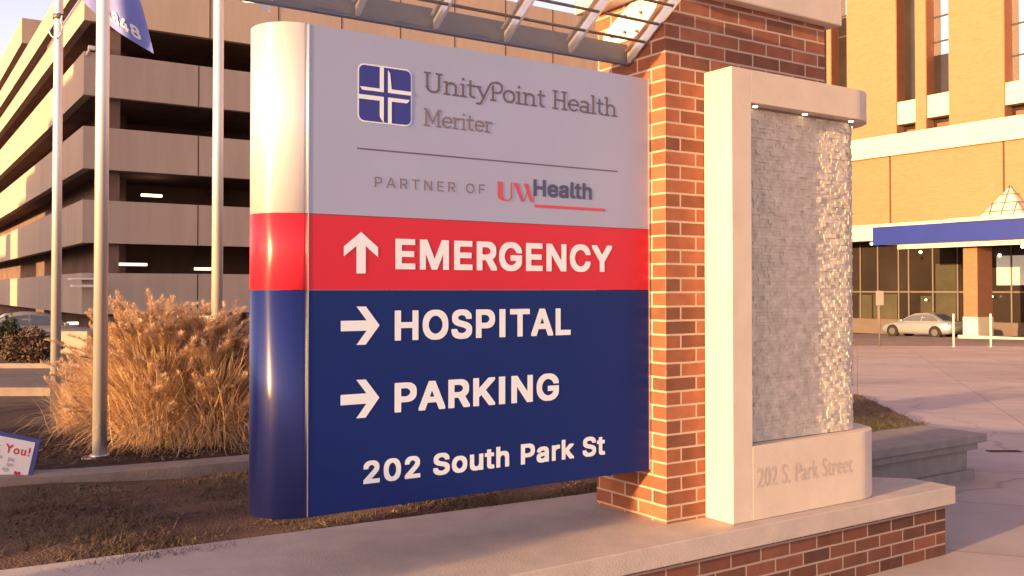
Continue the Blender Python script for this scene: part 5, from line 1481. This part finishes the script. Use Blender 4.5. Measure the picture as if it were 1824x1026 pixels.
# floodlight on the corner and a wall lamp arm
b = B()
u_, d_ = on_v(150, GV)
b.tube([(GU + 0.1, GV - 0.02, gz(89) - 0.2), (GU + 0.25, GV - 0.15, gz(89) + 0.25)], 0.05, 8)
b.box(GU + 0.15, GU + 0.42, GV - 0.25, GV - 0.05, gz(89) + 0.05, gz(89) + 0.22)
part('camera_mount', b, M['white_paint'], gr)
b = B()
u0, d0 = on_v(126, GV - 0.8)
u1, d1 = on_v(168, GV - 0.8)
b.box(u0, u1, GV - 1.0, GV - 0.02, zat(495, d0) - 0.07, zat(495, d0))
b.box(u0 + .05, u1, GV - 0.9, GV - 0.3, zat(507, d0) - 0.1, zat(507, d0))
part('corner_lamp', b, M['white_paint'], gr)

# ================================================================== HOSPITAL
PUU, TUU, CUU = 56.0, 60.0, 50.0            # podium face, tower face, canopy edge
hs = thing('hospital_building', 'sunlit tan brick hospital tower with tall window strips and glazed ground floor', 'hospital', (PUU, 36, -2.9))


def pz(px, py, u):
    v, d = on_u(px, u)
    return v, zat(py, d)


# podium
zc1 = pz(1525, 250, PUU)[1]
zc0 = pz(1525, 286, PUU)[1]
zb1 = pz(1527, 402, PUU)[1]
zb0 = pz(1527, 430, PUU)[1]
v_hi, v_lo = 62.0, -6.0
b = B()
b.box(PUU, PUU + 14, v_lo, v_hi, zb1, zc0)
part('podium_wall', b, M['tower_brick'], hs, uvmap=(0, 0))
b = B()
b.box(PUU - 0.25, PUU + 1, v_lo, v_hi, zc0 + 0.002, zc1)
part('cornice', b, M['precast'], hs)
b = B()
b.box(PUU - 0.1, PUU + 1, v_lo, v_hi, zb0, zb1 - 0.002)
part('beam', b, M['precast'], hs)
for px in (1587, 1790):
    b = B()
    v, _ = pz(px, 300, PUU)
    b.box(PUU - 0.02, PUU - 0.002, v - 0.06, v + 0.06, zb1, zc0)
    part('wall_joint', b, M['joint'], hs)
# tower: brick piers between recessed window strips
TOP = 40.0
strips = [(1482, 1511), (1599, 1633), (1652, 1693), (1792, 1850)]
ed = [62.0]
wins = []
for p0, p1 in strips:
    a, c = on_u(p0, TUU)[0], on_u(p1, TUU)[0]
    wins.append((c, a))
prev = 70.0
for k, (c, a) in enumerate(wins):
    b = B()
    b.box(TUU, TUU + 1.6, a, prev, zc1 - 1.5, TOP)
    part('brick_pier', b, M['tower_brick'], hs, uvmap=(0, 0))
    prev = c
b = B()
b.box(TUU, TUU + 1.6, v_lo, prev, zc1 - 1.5, TOP)
part('brick_pier', b, M['tower_brick'], hs, uvmap=(0, 0))
b = B()
b.box(TUU + 1.7, TUU + 20, v_lo, 69.5, zc1 - 1.5, TOP)
part('tower_core', b, M['dark_glass'], hs)
REC = 0.9
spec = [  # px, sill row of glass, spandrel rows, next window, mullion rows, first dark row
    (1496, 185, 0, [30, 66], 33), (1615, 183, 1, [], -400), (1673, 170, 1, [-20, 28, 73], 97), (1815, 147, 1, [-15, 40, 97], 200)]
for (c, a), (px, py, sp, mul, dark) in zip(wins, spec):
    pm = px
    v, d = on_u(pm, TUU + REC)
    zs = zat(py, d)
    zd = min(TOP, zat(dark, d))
    fr = B()
    fr.box(TUU + REC + 0.002, TUU + REC + 0.06, c, c + 0.06, zs, TOP)
    fr.box(TUU + REC + 0.002, TUU + REC + 0.06, a - 0.06, a, zs, TOP)
    for mz in mul:
        z = zat(mz, d)
        fr.box(TUU + REC - 0.05, TUU + REC - 0.002, c, a, z - 0.06, z + 0.06)
    w = part('window', fr, M['dark_mullion'], hs)
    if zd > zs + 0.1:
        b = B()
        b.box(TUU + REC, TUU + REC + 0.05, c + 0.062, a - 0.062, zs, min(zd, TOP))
        part('pane', b, M['dark_glass'], w)  # lower glass: its dark reflection is put into the colour
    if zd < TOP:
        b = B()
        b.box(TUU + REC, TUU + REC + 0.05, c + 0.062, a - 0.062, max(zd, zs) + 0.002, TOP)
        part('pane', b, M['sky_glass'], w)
    # left reveal, its shade put into a darker rust colour
    b = B()
    b.box(TUU + 0.02, TUU + REC - 0.002, a - 0.05, a - 0.002, zs, TOP)
    part('window_jamb', b, M['jamb'], hs)
    if sp:
        z1, z0 = zs - 0.002, zs - 40.0 / FPX * d
        b = B()
        b.box(TUU + 0.12, TUU + 1.2, c + 0.004, a - 0.004, z0, z1)
        part('spandrel', b, M['precast'], hs)
        b = B()
        b.box(TUU + REC, TUU + REC + 0.05, c + 0.004, a - 0.004, z0 - 3, z0 - 0.004)
        w2 = part('window', b, M['dark_glass'], hs)
        b = B()
        b.box(TUU + REC - 0.08, TUU + REC - 0.002, c + 0.3, a - 0.3, z0 - 0.75, z0 - 0.35)
        part('blind', b, M['jamb'], w2)
# ground floor glazing
GUU = 58.5
b = B()
b.box(GUU, GUU + 0.08, v_lo, v_hi, -3.2, zb0 + 0.3)
gw = part('glass_wall', b, M['dark_glass'], hs)
b = B()
zt_ = pz(1660, 520, GUU)[1]
b.box(GUU - 0.06, GUU - 0.002, v_lo, v_hi, zt_ - 0.05, zt_ + 0.05)
part('transom', b, M['mullion'], gw)
for px in (1534, 1565, 1602, 1620, 1663, 1707, 1738, 1803, 1850):
    b = B()
    v, _ = on_u(px, GUU)
    b.box(GUU - 0.10, GUU - 0.061, v - 0.05, v + 0.05, -3.1, zb0)
    part('mullion', b, M['mullion'], gw)
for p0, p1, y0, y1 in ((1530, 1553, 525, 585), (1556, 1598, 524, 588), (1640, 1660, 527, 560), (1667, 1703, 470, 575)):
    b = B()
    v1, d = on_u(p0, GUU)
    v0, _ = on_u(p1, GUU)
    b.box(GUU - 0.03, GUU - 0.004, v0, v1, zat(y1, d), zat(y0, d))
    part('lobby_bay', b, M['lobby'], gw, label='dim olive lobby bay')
b = B()
v1, d = on_u(1776, GUU)
v0, _ = on_u(1850, GUU)
b.box(GUU - 0.055, GUU - 0.004, v0, v1, zat(508, d), zat(456, d))
part('lobby_screen', b, M['screen'], gw)
b = B()
b.box(GUU - 0.35, GUU - 0.105, v_lo, v_hi, -1.6, -0.55)
part('plinth', b, M['shaded_stone'], hs)
b = B()
b.box(CUU + 0.3, CUU + 1.1, v_lo, on_u(1700, CUU)[0], -1.6, g(0, 52) + 0.15)
part('kerb', b, M['precast'], hs)
# entrance canopy
cn = thing('entrance_canopy', 'flat entrance canopy with a blue fascia and glass pyramid skylight', 'canopy', (CUU + 3, 20, -2.9))
vE, dE = on_u(1555, CUU)
zf1, zf0 = zat(405, dE), zat(437, dE)
b = B()
b.box(CUU, CUU + 0.12, v_lo, vE, zf0, zf1)
part('blue_fascia', b, M['canopy_blue'], cn)
b = B()
b.box(CUU + 0.122, PUU - 0.105, v_lo, vE, zf0 + 0.05, zf1 - 0.08)
part('canopy_slab', b, M['precast'], cn)
b = B()
b.box(CUU - 0.1, CUU + 0.3, v_lo, vE - 5, zf1 + 0.002, zf1 + 0.22)
b.box(CUU + 0.02, CUU + 0.3, vE - 4.99, vE, zf1 + 0.002, zf1 + 0.08)
part('coping', b, M['precast'], cn)
b = B()
b.box(CUU + 0.25, CUU + 0.6, v_lo, vE - 1.5, zf0 - 0.28, zf0 + 0.048)
part('soffit_beam', b, M['precast'], cn)
b = B()
va, da = on_u(1741, CUU + 0.9)
va1, _ = on_u(1716, CUU + 0.9)
vb = va
CW = va1 - va
b.box(CUU + 0.9, CUU + 0.9 + 1.5, va, va1, -0.03, zf0 - 0.3)
col_ = part('column', b, M['col_brick'], cn, uvmap=(0, 0))
b = B()
b.box(CUU + 0.87, CUU + 0.9 + 1.53, va - 0.03, va1 + 0.03, -1.5, -0.032)
part('column_base', b, M['precast'], col_)
for px, py, u in ((1640, 449, CUU + 4), (1781, 455, CUU + 4), (1553, 434, CUU + 2), (1767, 528, GUU - 0.5), (1649, 534, GUU - 0.5), (1822, 439, CUU + 2)):
    v, d = on_u(px, u)
    z = zat(py, d)
    b = B()
    s_ = 0.10 if py < 500 else 0.07
    b.add([(u + s_ * math.sin(a) * math.cos(c), v + s_ * math.sin(a) * math.sin(c), z + s_ * math.cos(a)) for a in [math.pi * i / 6 for i in range(7)] for c in [2 * math.pi * k / 8 for k in range(8)]],
          [(i * 8 + k, i * 8 + (k + 1) % 8, (i + 1) * 8 + (k + 1) % 8, (i + 1) * 8 + k) for i in range(6) for k in range(8)], True)
    part('canopy_lamp' if py < 500 else 'lobby_lamp', b, M['lamp'], cn)
# pyramid skylight
pk_v, pk_d = on_u(1801, CUU + 2.6)
pk_z = zat(331, pk_d)
bz = zf1 + 0.1
hw = abs(on_u(1758, CUU + 2.6)[0] - pk_v)
cr = [(CUU + 2.6 + dx, pk_v + dy, bz) for dx, dy in ((-hw * .8, -hw), (hw * .8, -hw), (hw * .8, hw), (-hw * .8, hw))]
b = B()
b.add(cr + [(CUU + 2.6, pk_v, pk_z)], [(0, 1, 4), (1, 2, 4), (2, 3, 4), (3, 0, 4)])
sk = part('skylight', b, M['precast'], cn)
b = B()
ap = Vector((CUU + 2.6, pk_v, pk_z))
for i in range(4):
    p, q = Vector(cr[i]), Vector(cr[(i + 1) % 4])
    off = (((p + q) / 2 - Vector((CUU + 2.6, pk_v, bz))).normalized() + Vector((0, 0, 0.6))) * 0.03
    for t in (0.25, 0.5, 0.75):
        e = p + (q - p) * t
        hgt = 1 - abs(t - .5) * 2
        top = p + (ap - p) * 0 + (q - p) * t
        top = e + (ap - (p + q) / 2) * hgt
        b.tube([e + off, top + off], 0.03, 6)
        l, r_ = p + (ap - p) * t, q + (ap - q) * t
        b.tube([l + off, r_ + off], 0.03, 6)
part('glazing_bars', b, M['mullion'], sk)

# ================================================================== CARS
def make_car(name, label, loc, rot, paint, parts=True):
    t = thing(name, label, 'car', loc, 'xy', rot=rot)
    o_ = ORIG[t]
    ORIG[t] = (0, 0, 0)
    # stations along x (front +): x, bottom z, shoulder z, half width
    st = [(2.34, .34, .50, .55), (2.28, .24, .62, .70), (2.05, .20, .69, .80), (1.6, .19, .78, .85), (0.95, .18, .89, .87), (0.2, .18, .92, .88), (-0.9, .18, .94, .88), (-1.6, .20, .97, .86), (-2.1, .24, .96, .80), (-2.30, .34, .90, .70), (-2.36, .42, .74, .62)]
    vs, fs = [], []
    for x, zb, zs, w in st:
        h = zs - zb
        ring = [(w * .90, zb), (w, zb + h * .22), (w * 1.02, zb + h * .55), (w * .98, zb + h * .85), (w * .90, zs), (0, zs + .025)]
        ring = ring + [(-y, z) for y, z in ring[-2::-1]]
        vs += [(x, y, z) for y, z in ring]
    n = 11
    for i in range(len(st) - 1):
        for k in range(n):
            fs.append((i * n + k, i * n + (k + 1) % n, (i + 1) * n + (k + 1) % n, (i + 1) * n + k))
    fs += [tuple(range(n)), tuple(range((len(st) - 1) * n, len(st) * n))]
    b = B()
    b.add(vs, fs, True)
    # cabin
    cs = [(1.02, .88, .80, .90), (0.35, 1.30, .60, .92), (0.05, 1.40, .58, .92), (-0.6, 1.43, .58, .93), (-1.1, 1.36, .58, .94), (-1.85, .95, .74, .95)]
    vs, fs = [], []
    for x, zr, wr, zs in cs:
        ring = [(.84, zs - .05), ((.84 + wr) / 2 + .03, (zs + zr) / 2), (wr, zr), (0, zr + .03), (-wr, zr), (-(.84 + wr) / 2 - .03, (zs + zr) / 2), (-.84, zs - .05)]
        vs += [(x, y, z) for y, z in ring]
    for i in range(len(cs) - 1):
        for k in range(6):
            fs.append((i * 7 + k, i * 7 + k + 1, (i + 1) * 7 + k + 1, (i + 1) * 7 + k))
    b.add(vs, fs, True)
    body = part('body', b, paint, t)
    for s in (1, -1):
        for pl in ([(0.78, .955), (0.30, 1.25), (-0.42, 1.345), (-0.42, .965)], [(-0.50, .965), (-0.50, 1.345), (-1.02, 1.30), (-1.52, 1.03), (-1.50, .985)]):
            b = B()
            q = []
            for x, z in pl:
                f = (z - .89) / .52
                q.append((x, s * (.875 - .25 * f), z))
            b.add(q, [tuple(range(len(q)))])
            part('side_window', b, M['car_glass'], t, fixn=False)
        b = B()
        b.box(0.70, 0.88, min(s * .88, s * 1.02), max(s * .88, s * 1.02), .93, 1.04)
        part('wing_mirror', b, paint, t, bevel=0.03)
        b = B()
        b.add([(2.30, s * .45, .58), (2.295, s * .45, .68), (2.06, s * .80, .70), (2.10, s * .80, .58)], [(0, 1, 2, 3)])
        part('headlight', b, M['headlight'], t, fixn=False)
        b = B()
        b.add([(-2.372, s * .40, .74), (-2.33, s * .42, .88), (-2.13, s * .80, .88), (-2.16, s * .81, .74)], [(0, 1, 2, 3)])
        part('tail_lamp', b, M['tail'], t, fixn=False)
        for x in (1.42, -1.38):
            b = B()
            b.tube([(x, s * .68, .32), (x, s * .905, .32)], .385, 24)
            part('wheel_arch', b, M['dark_gap'], t)
            b = B()
            b.tube([(x, s * .70, .315), (x, s * .915, .315)], .315, 24)
            wh = part('wheel', b, M['tyre'], t)
            b = B()
            b.tube([(x, s * .9155, .315), (x, s * .925, .315)], .20, 18)
            part('rim', b, M['rim'], wh)
    for pl in ([(1.0, .72, .915), (1.0, -.72, .915), (.36, -.56, 1.285), (.36, .56, 1.285)], [(-1.80, .66, 1.0), (-1.80, -.66, 1.0), (-1.13, -.54, 1.345), (-1.13, .54, 1.345)]):
        b = B()
        b.add([(x, y, z + .03) for x, y, z in pl], [(0, 1, 2, 3)])
        part('windscreen', b, M['car_glass'], t, fixn=False)
    return t


cd = 57.3
cxw = (1642 - CX) / FPX * cd
make_car('parked_car', 'silver sedan parked under the canopy before the glass wall', (cxw, cd, g(cxw, cd) + 0.004), UA + math.pi / 2, M['car_paint'])
M['car_paint_dull'] = mat('pale_car_paint', (0.30, 0.27, 0.27), 0.4, 0.03, 2, metal=0.2)
cd2 = 36.0
cx2 = (72 - CX) / FPX * cd2
make_car('parked_car', 'pale car half hidden behind the shrub outside the garage', (cx2, cd2, g(cx2, cd2) + 0.004), UA, M['car_paint_dull'])

# ================================================================== STREET FURNITURE, RIGHT
def bollard(px, py0, py1, depth, label):
    x = cl(px, depth)
    z0 = g(x, depth)
    b = B()
    hgt = (py1 - py0) / FPX * depth
    t = thing('bollard', label, 'bollard', (x, depth, z0), 'xy', 'white bollards along the drive')
    b.tube([(x, depth, z0), (x, depth, z0 + hgt - 0.03), (x, depth, z0 + hgt)], 0.04, 12)
    part('post', b, M['white_paint'], t)
    b = B()
    b.tube([(x, depth, z0 + 0.0), (x, depth, z0 + 0.03)], 0.09, 12)
    part('base_flange', b, M['steel'], t)


bollard(1698, 560, 619, 39.0, 'white bollard just left of the brick canopy column')
bollard(1764, 560, 619, 39.0, 'white bollard just right of the brick canopy column')
x = cl(1566, 39.5)
z0 = g(x, 39.5)
t = thing('traffic_sign', 'thin sign post with a small plate before the glass wall', 'traffic sign', (x, 39.5, z0), 'xy')
b = B()
b.tube([(x, 39.5, z0), (x, 39.5, z0 + 2.35)], 0.035, 8)
part('post', b, M['mullion'], t)
b = B()
b.box(x - 0.16, x + 0.16, 39.43, 39.46, z0 + 1.72, z0 + 2.32)
part('sign_plate', b, M['planter_stone'], t, bevel=0.01)

# ================================================================== PLANTER, RIGHT
pw = thing('stone_planter', 'stepped grey stone planter wall holding bare soil, right of the fountain', 'planter', (6.2, 4.5, 0))
b = B()
b.box(4.75, 7.507, 4.30, 4.88, 0.262, 0.33)
b.box(4.75, 7.45, 4.345, 4.84, 0.20, 0.259)
part('coping', b, M['planter_stone'], pw, bevel=0.008)
b = B()
b.box(4.75, 7.38, 4.40, 4.80, -0.25, 0.197)
b.box(4.75, 7.42, 4.36, 4.396, -0.25, 0.04)
part('wall_face', b, M['planter_stone'], pw)
sb = B()


def bil(A_, B_, C_, D_):
    def f(s, t):
        p = [(1 - s) * (1 - t) * A_[k] + s * (1 - t) * B_[k] + s * t * C_[k] + (1 - s) * t * D_[k] for k in range(3)]
        return (p[0], p[1], p[2] + 0.02 * math.sin(5 * p[0]) * math.sin(4 * p[1] + 1))
    return f


def gg(u, v):
    p = uv(u, v)
    return g(p.x, p.y) + 0.035


pA, pB, pC, pD = (4.3, 4.84, .29), (7.47, 4.84, .29), (10.3, 6.7, gg(10.3, 6.7)), (4.6, 8.0, .15)
pE, pF = (13.4, 9.9, gg(13.4, 9.9)), (6.0, 14.0, gg(6, 14))
sb.grid(bil(pA, pB, pC, pD), 20, 12)
sb.grid(bil(pD, pC, pE, pF), 20, 14)
single('planter_soil', sb, M['lawn'], kind='structure', fixn=False)
pts = []
f1, f2 = bil(pA, pB, pC, pD), bil(pD, pC, pE, pF)
for i in range(9000):
    s, t_ = random.random(), random.random()
    p = (f1 if i % 3 else f2)(s, t_)
    q = uv(*p)
    pts.append((q.x, q.y, p[2]))
scatter_blades('planter_ground_cover', pts, 0.01, 0.06, 0.006, M['leaf'], lean=1.0, seed=8)
pts = []
for i in range(9000):
    s, t_ = random.random(), random.random()
    p = (f1 if i % 3 else f2)(s, t_)
    q = uv(*p)
    pts.append((q.x, q.y, p[2]))
scatter_blades('planter_dry_grass', pts, 0.01, 0.06, 0.005, M['blade'], lean=1.2, seed=9)

# pale walk edging the planter
eb = B()
for A_, C_ in ((pB, pC), (pC, pE)):
    d = Vector((C_[0] - A_[0], C_[1] - A_[1]))
    nn = Vector((d.y, -d.x)).normalized()
# drain grate in the paving
x0, y0 = cl(1786, 9.3), 9.3
b = B()
zg = g(x0, y0) + 0.004
b.box(x0 - 0.16, x0 + 0.16, y0 - 0.05, y0 + 0.05, zg - 0.02, zg + 0.004)
single('drain_grate', b, M['dark_gap'], 'small dark drain grate set in the plaza paving', 'drain', at=(x0, y0, zg), frame='xy')

# ================================================================== SHRUBS AND LOW WALL, LEFT DISTANCE
def shrub(name, label, x, y, zb, rx, ry, rz, nl, ls, seed, m, group=None):
    r = np.random.default_rng(seed)
    t = thing(name, label, 'shrub', (x, y, zb), 'xy', group)
    d = r.normal(0, 1, (nl, 3))
    d /= np.linalg.norm(d, axis=1)[:, None]
    rad = r.uniform(0.35, 1.0, nl) ** 0.6
    lump = 1 + 0.22 * np.sin(d[:, 0] * 5 + seed) * np.cos(d[:, 1] * 4) + 0.15 * np.sin(d[:, 2] * 7 + 2 * d[:, 0])
    c = d * (rad * lump)[:, None] * np.array([rx, ry, rz])
    c[:, 2] += rz * 1.0
    c[:, 2] = np.maximum(c[:, 2], 0.03)
    a = r.normal(0, 1, (nl, 3))
    a /= np.linalg.norm(a, axis=1)[:, None]
    q = np.cross(a, r.normal(0, 1, (nl, 3)))
    q /= np.linalg.norm(q, axis=1)[:, None]
    s = ls * r.uniform(0.6, 1.4, nl)[:, None]
    v = np.stack([c - a * s, c + q * s * .5, c + a * s, c - q * s * .5], 1).reshape(-1, 3)
    part('foliage', raw_mesh('foliage', v, np.arange(nl * 4).reshape(-1, 4)), m, t)
    b = B()
    for k in range(7):
        aa = 2 * math.pi * k / 7
        b.tube([(x, y, zb), (x + .3 * rx * math.cos(aa), y + .3 * ry * math.sin(aa), zb + rz * .8), (x + .6 * rx * math.cos(aa), y + .6 * ry * math.sin(aa), zb + rz * 1.4)], 0.02, 5, r1=0.008)
    part('stems', b, M['twig'], t)
    return t


M['brown_leaf'] = mat('brown_dry_leaf', (0.12, 0.075, 0.055), 0.8, 0.4, 4, spec=0.1)
yS = 27.0
shrub('evergreen_shrub', 'dark evergreen shrub at the left edge before the garage', cl(14, yS), yS, g(0, yS), .45, .45, .62, 2600, .05, 1, M['leaf'])
shrub('bare_shrub', 'brown leafless looking shrub left of the left flagpole', cl(55, 26.0), 26.0, g(0, 26), .75, .6, .48, 3000, .05, 2, M['brown_leaf'])
# unseen evergreen added behind the camera to shade the sign's rounded end
hp_ = uv(-6.0, 2.95)
shrub('shade_evergreen', 'added unseen evergreen shading the foot of the sign', hp_.x, hp_.y, 0.0, .42, .42, 1.06, 14000, .07, 3, M['leaf'])
for k_ in range(5):  # hedge row added out of view to darken the lawn
    q_ = uv(-6.2, 4.3 + 1.25 * k_)
    shrub('shade_hedge', 'added unseen hedge plant shading the lawn', q_.x, q_.y, 0.25, .40, .74, .66, 6000, .06, 20 + k_, M['leaf'], 'added hedge plants shading the lawn')
b = B()
xw = cl(126, 33)
b.box(xw - 0.55, xw + 0.6, 33.0, 33.3, g(0, 33) - 0.1, g(0, 33) + 0.75)
single('concrete_barrier', b, M['garage'], 'short concrete barrier between the left and nearest flagpoles', 'barrier', at=(xw, 33, g(0, 33)), frame='xy', bevel=0.03)
# kerbs of the side street
b = B()
for yk in (15.85, 23.6):
    b.box(-70, -4.0, yk, yk + 0.15, g(0, yk) - 0.1, g(0, yk) + 0.12)
single('street_kerbs', b, M['curb'], frame='xy', kind='structure')

# ================================================================== SHADE BLOCK (unseen; added, its roof stepped to shadow the garage)
ob = thing('shade_block', 'unseen stepped block added to shade the garage', 'building', (-40, 50, 0))
steps = [(34.5, 39, 18.4), (39, 41.5, 17.9), (41.5, 45, 17.0), (45, 49.5, 15.9), (49.5, 54.5, 14.9), (54.5, 58.5, 13.9), (58.5, 62.5, 12.6), (66.8, 69.5, 11.0), (69.5, 75.5, 9.5), (75.5, 100, 8.0)]
for v0, v1, h in steps:
    b = B()
    b.box(-43.5, -40, v0 + 0.01, v1 - 0.01, -2, h)
    part('wall', b, M['far_brick'], ob)
    b = B()
    b.box(-43.6, -39.9, v0 + 0.01, v1 - 0.01, h + 0.002, h + 0.25)
    part('parapet', b, M['garage'], ob)
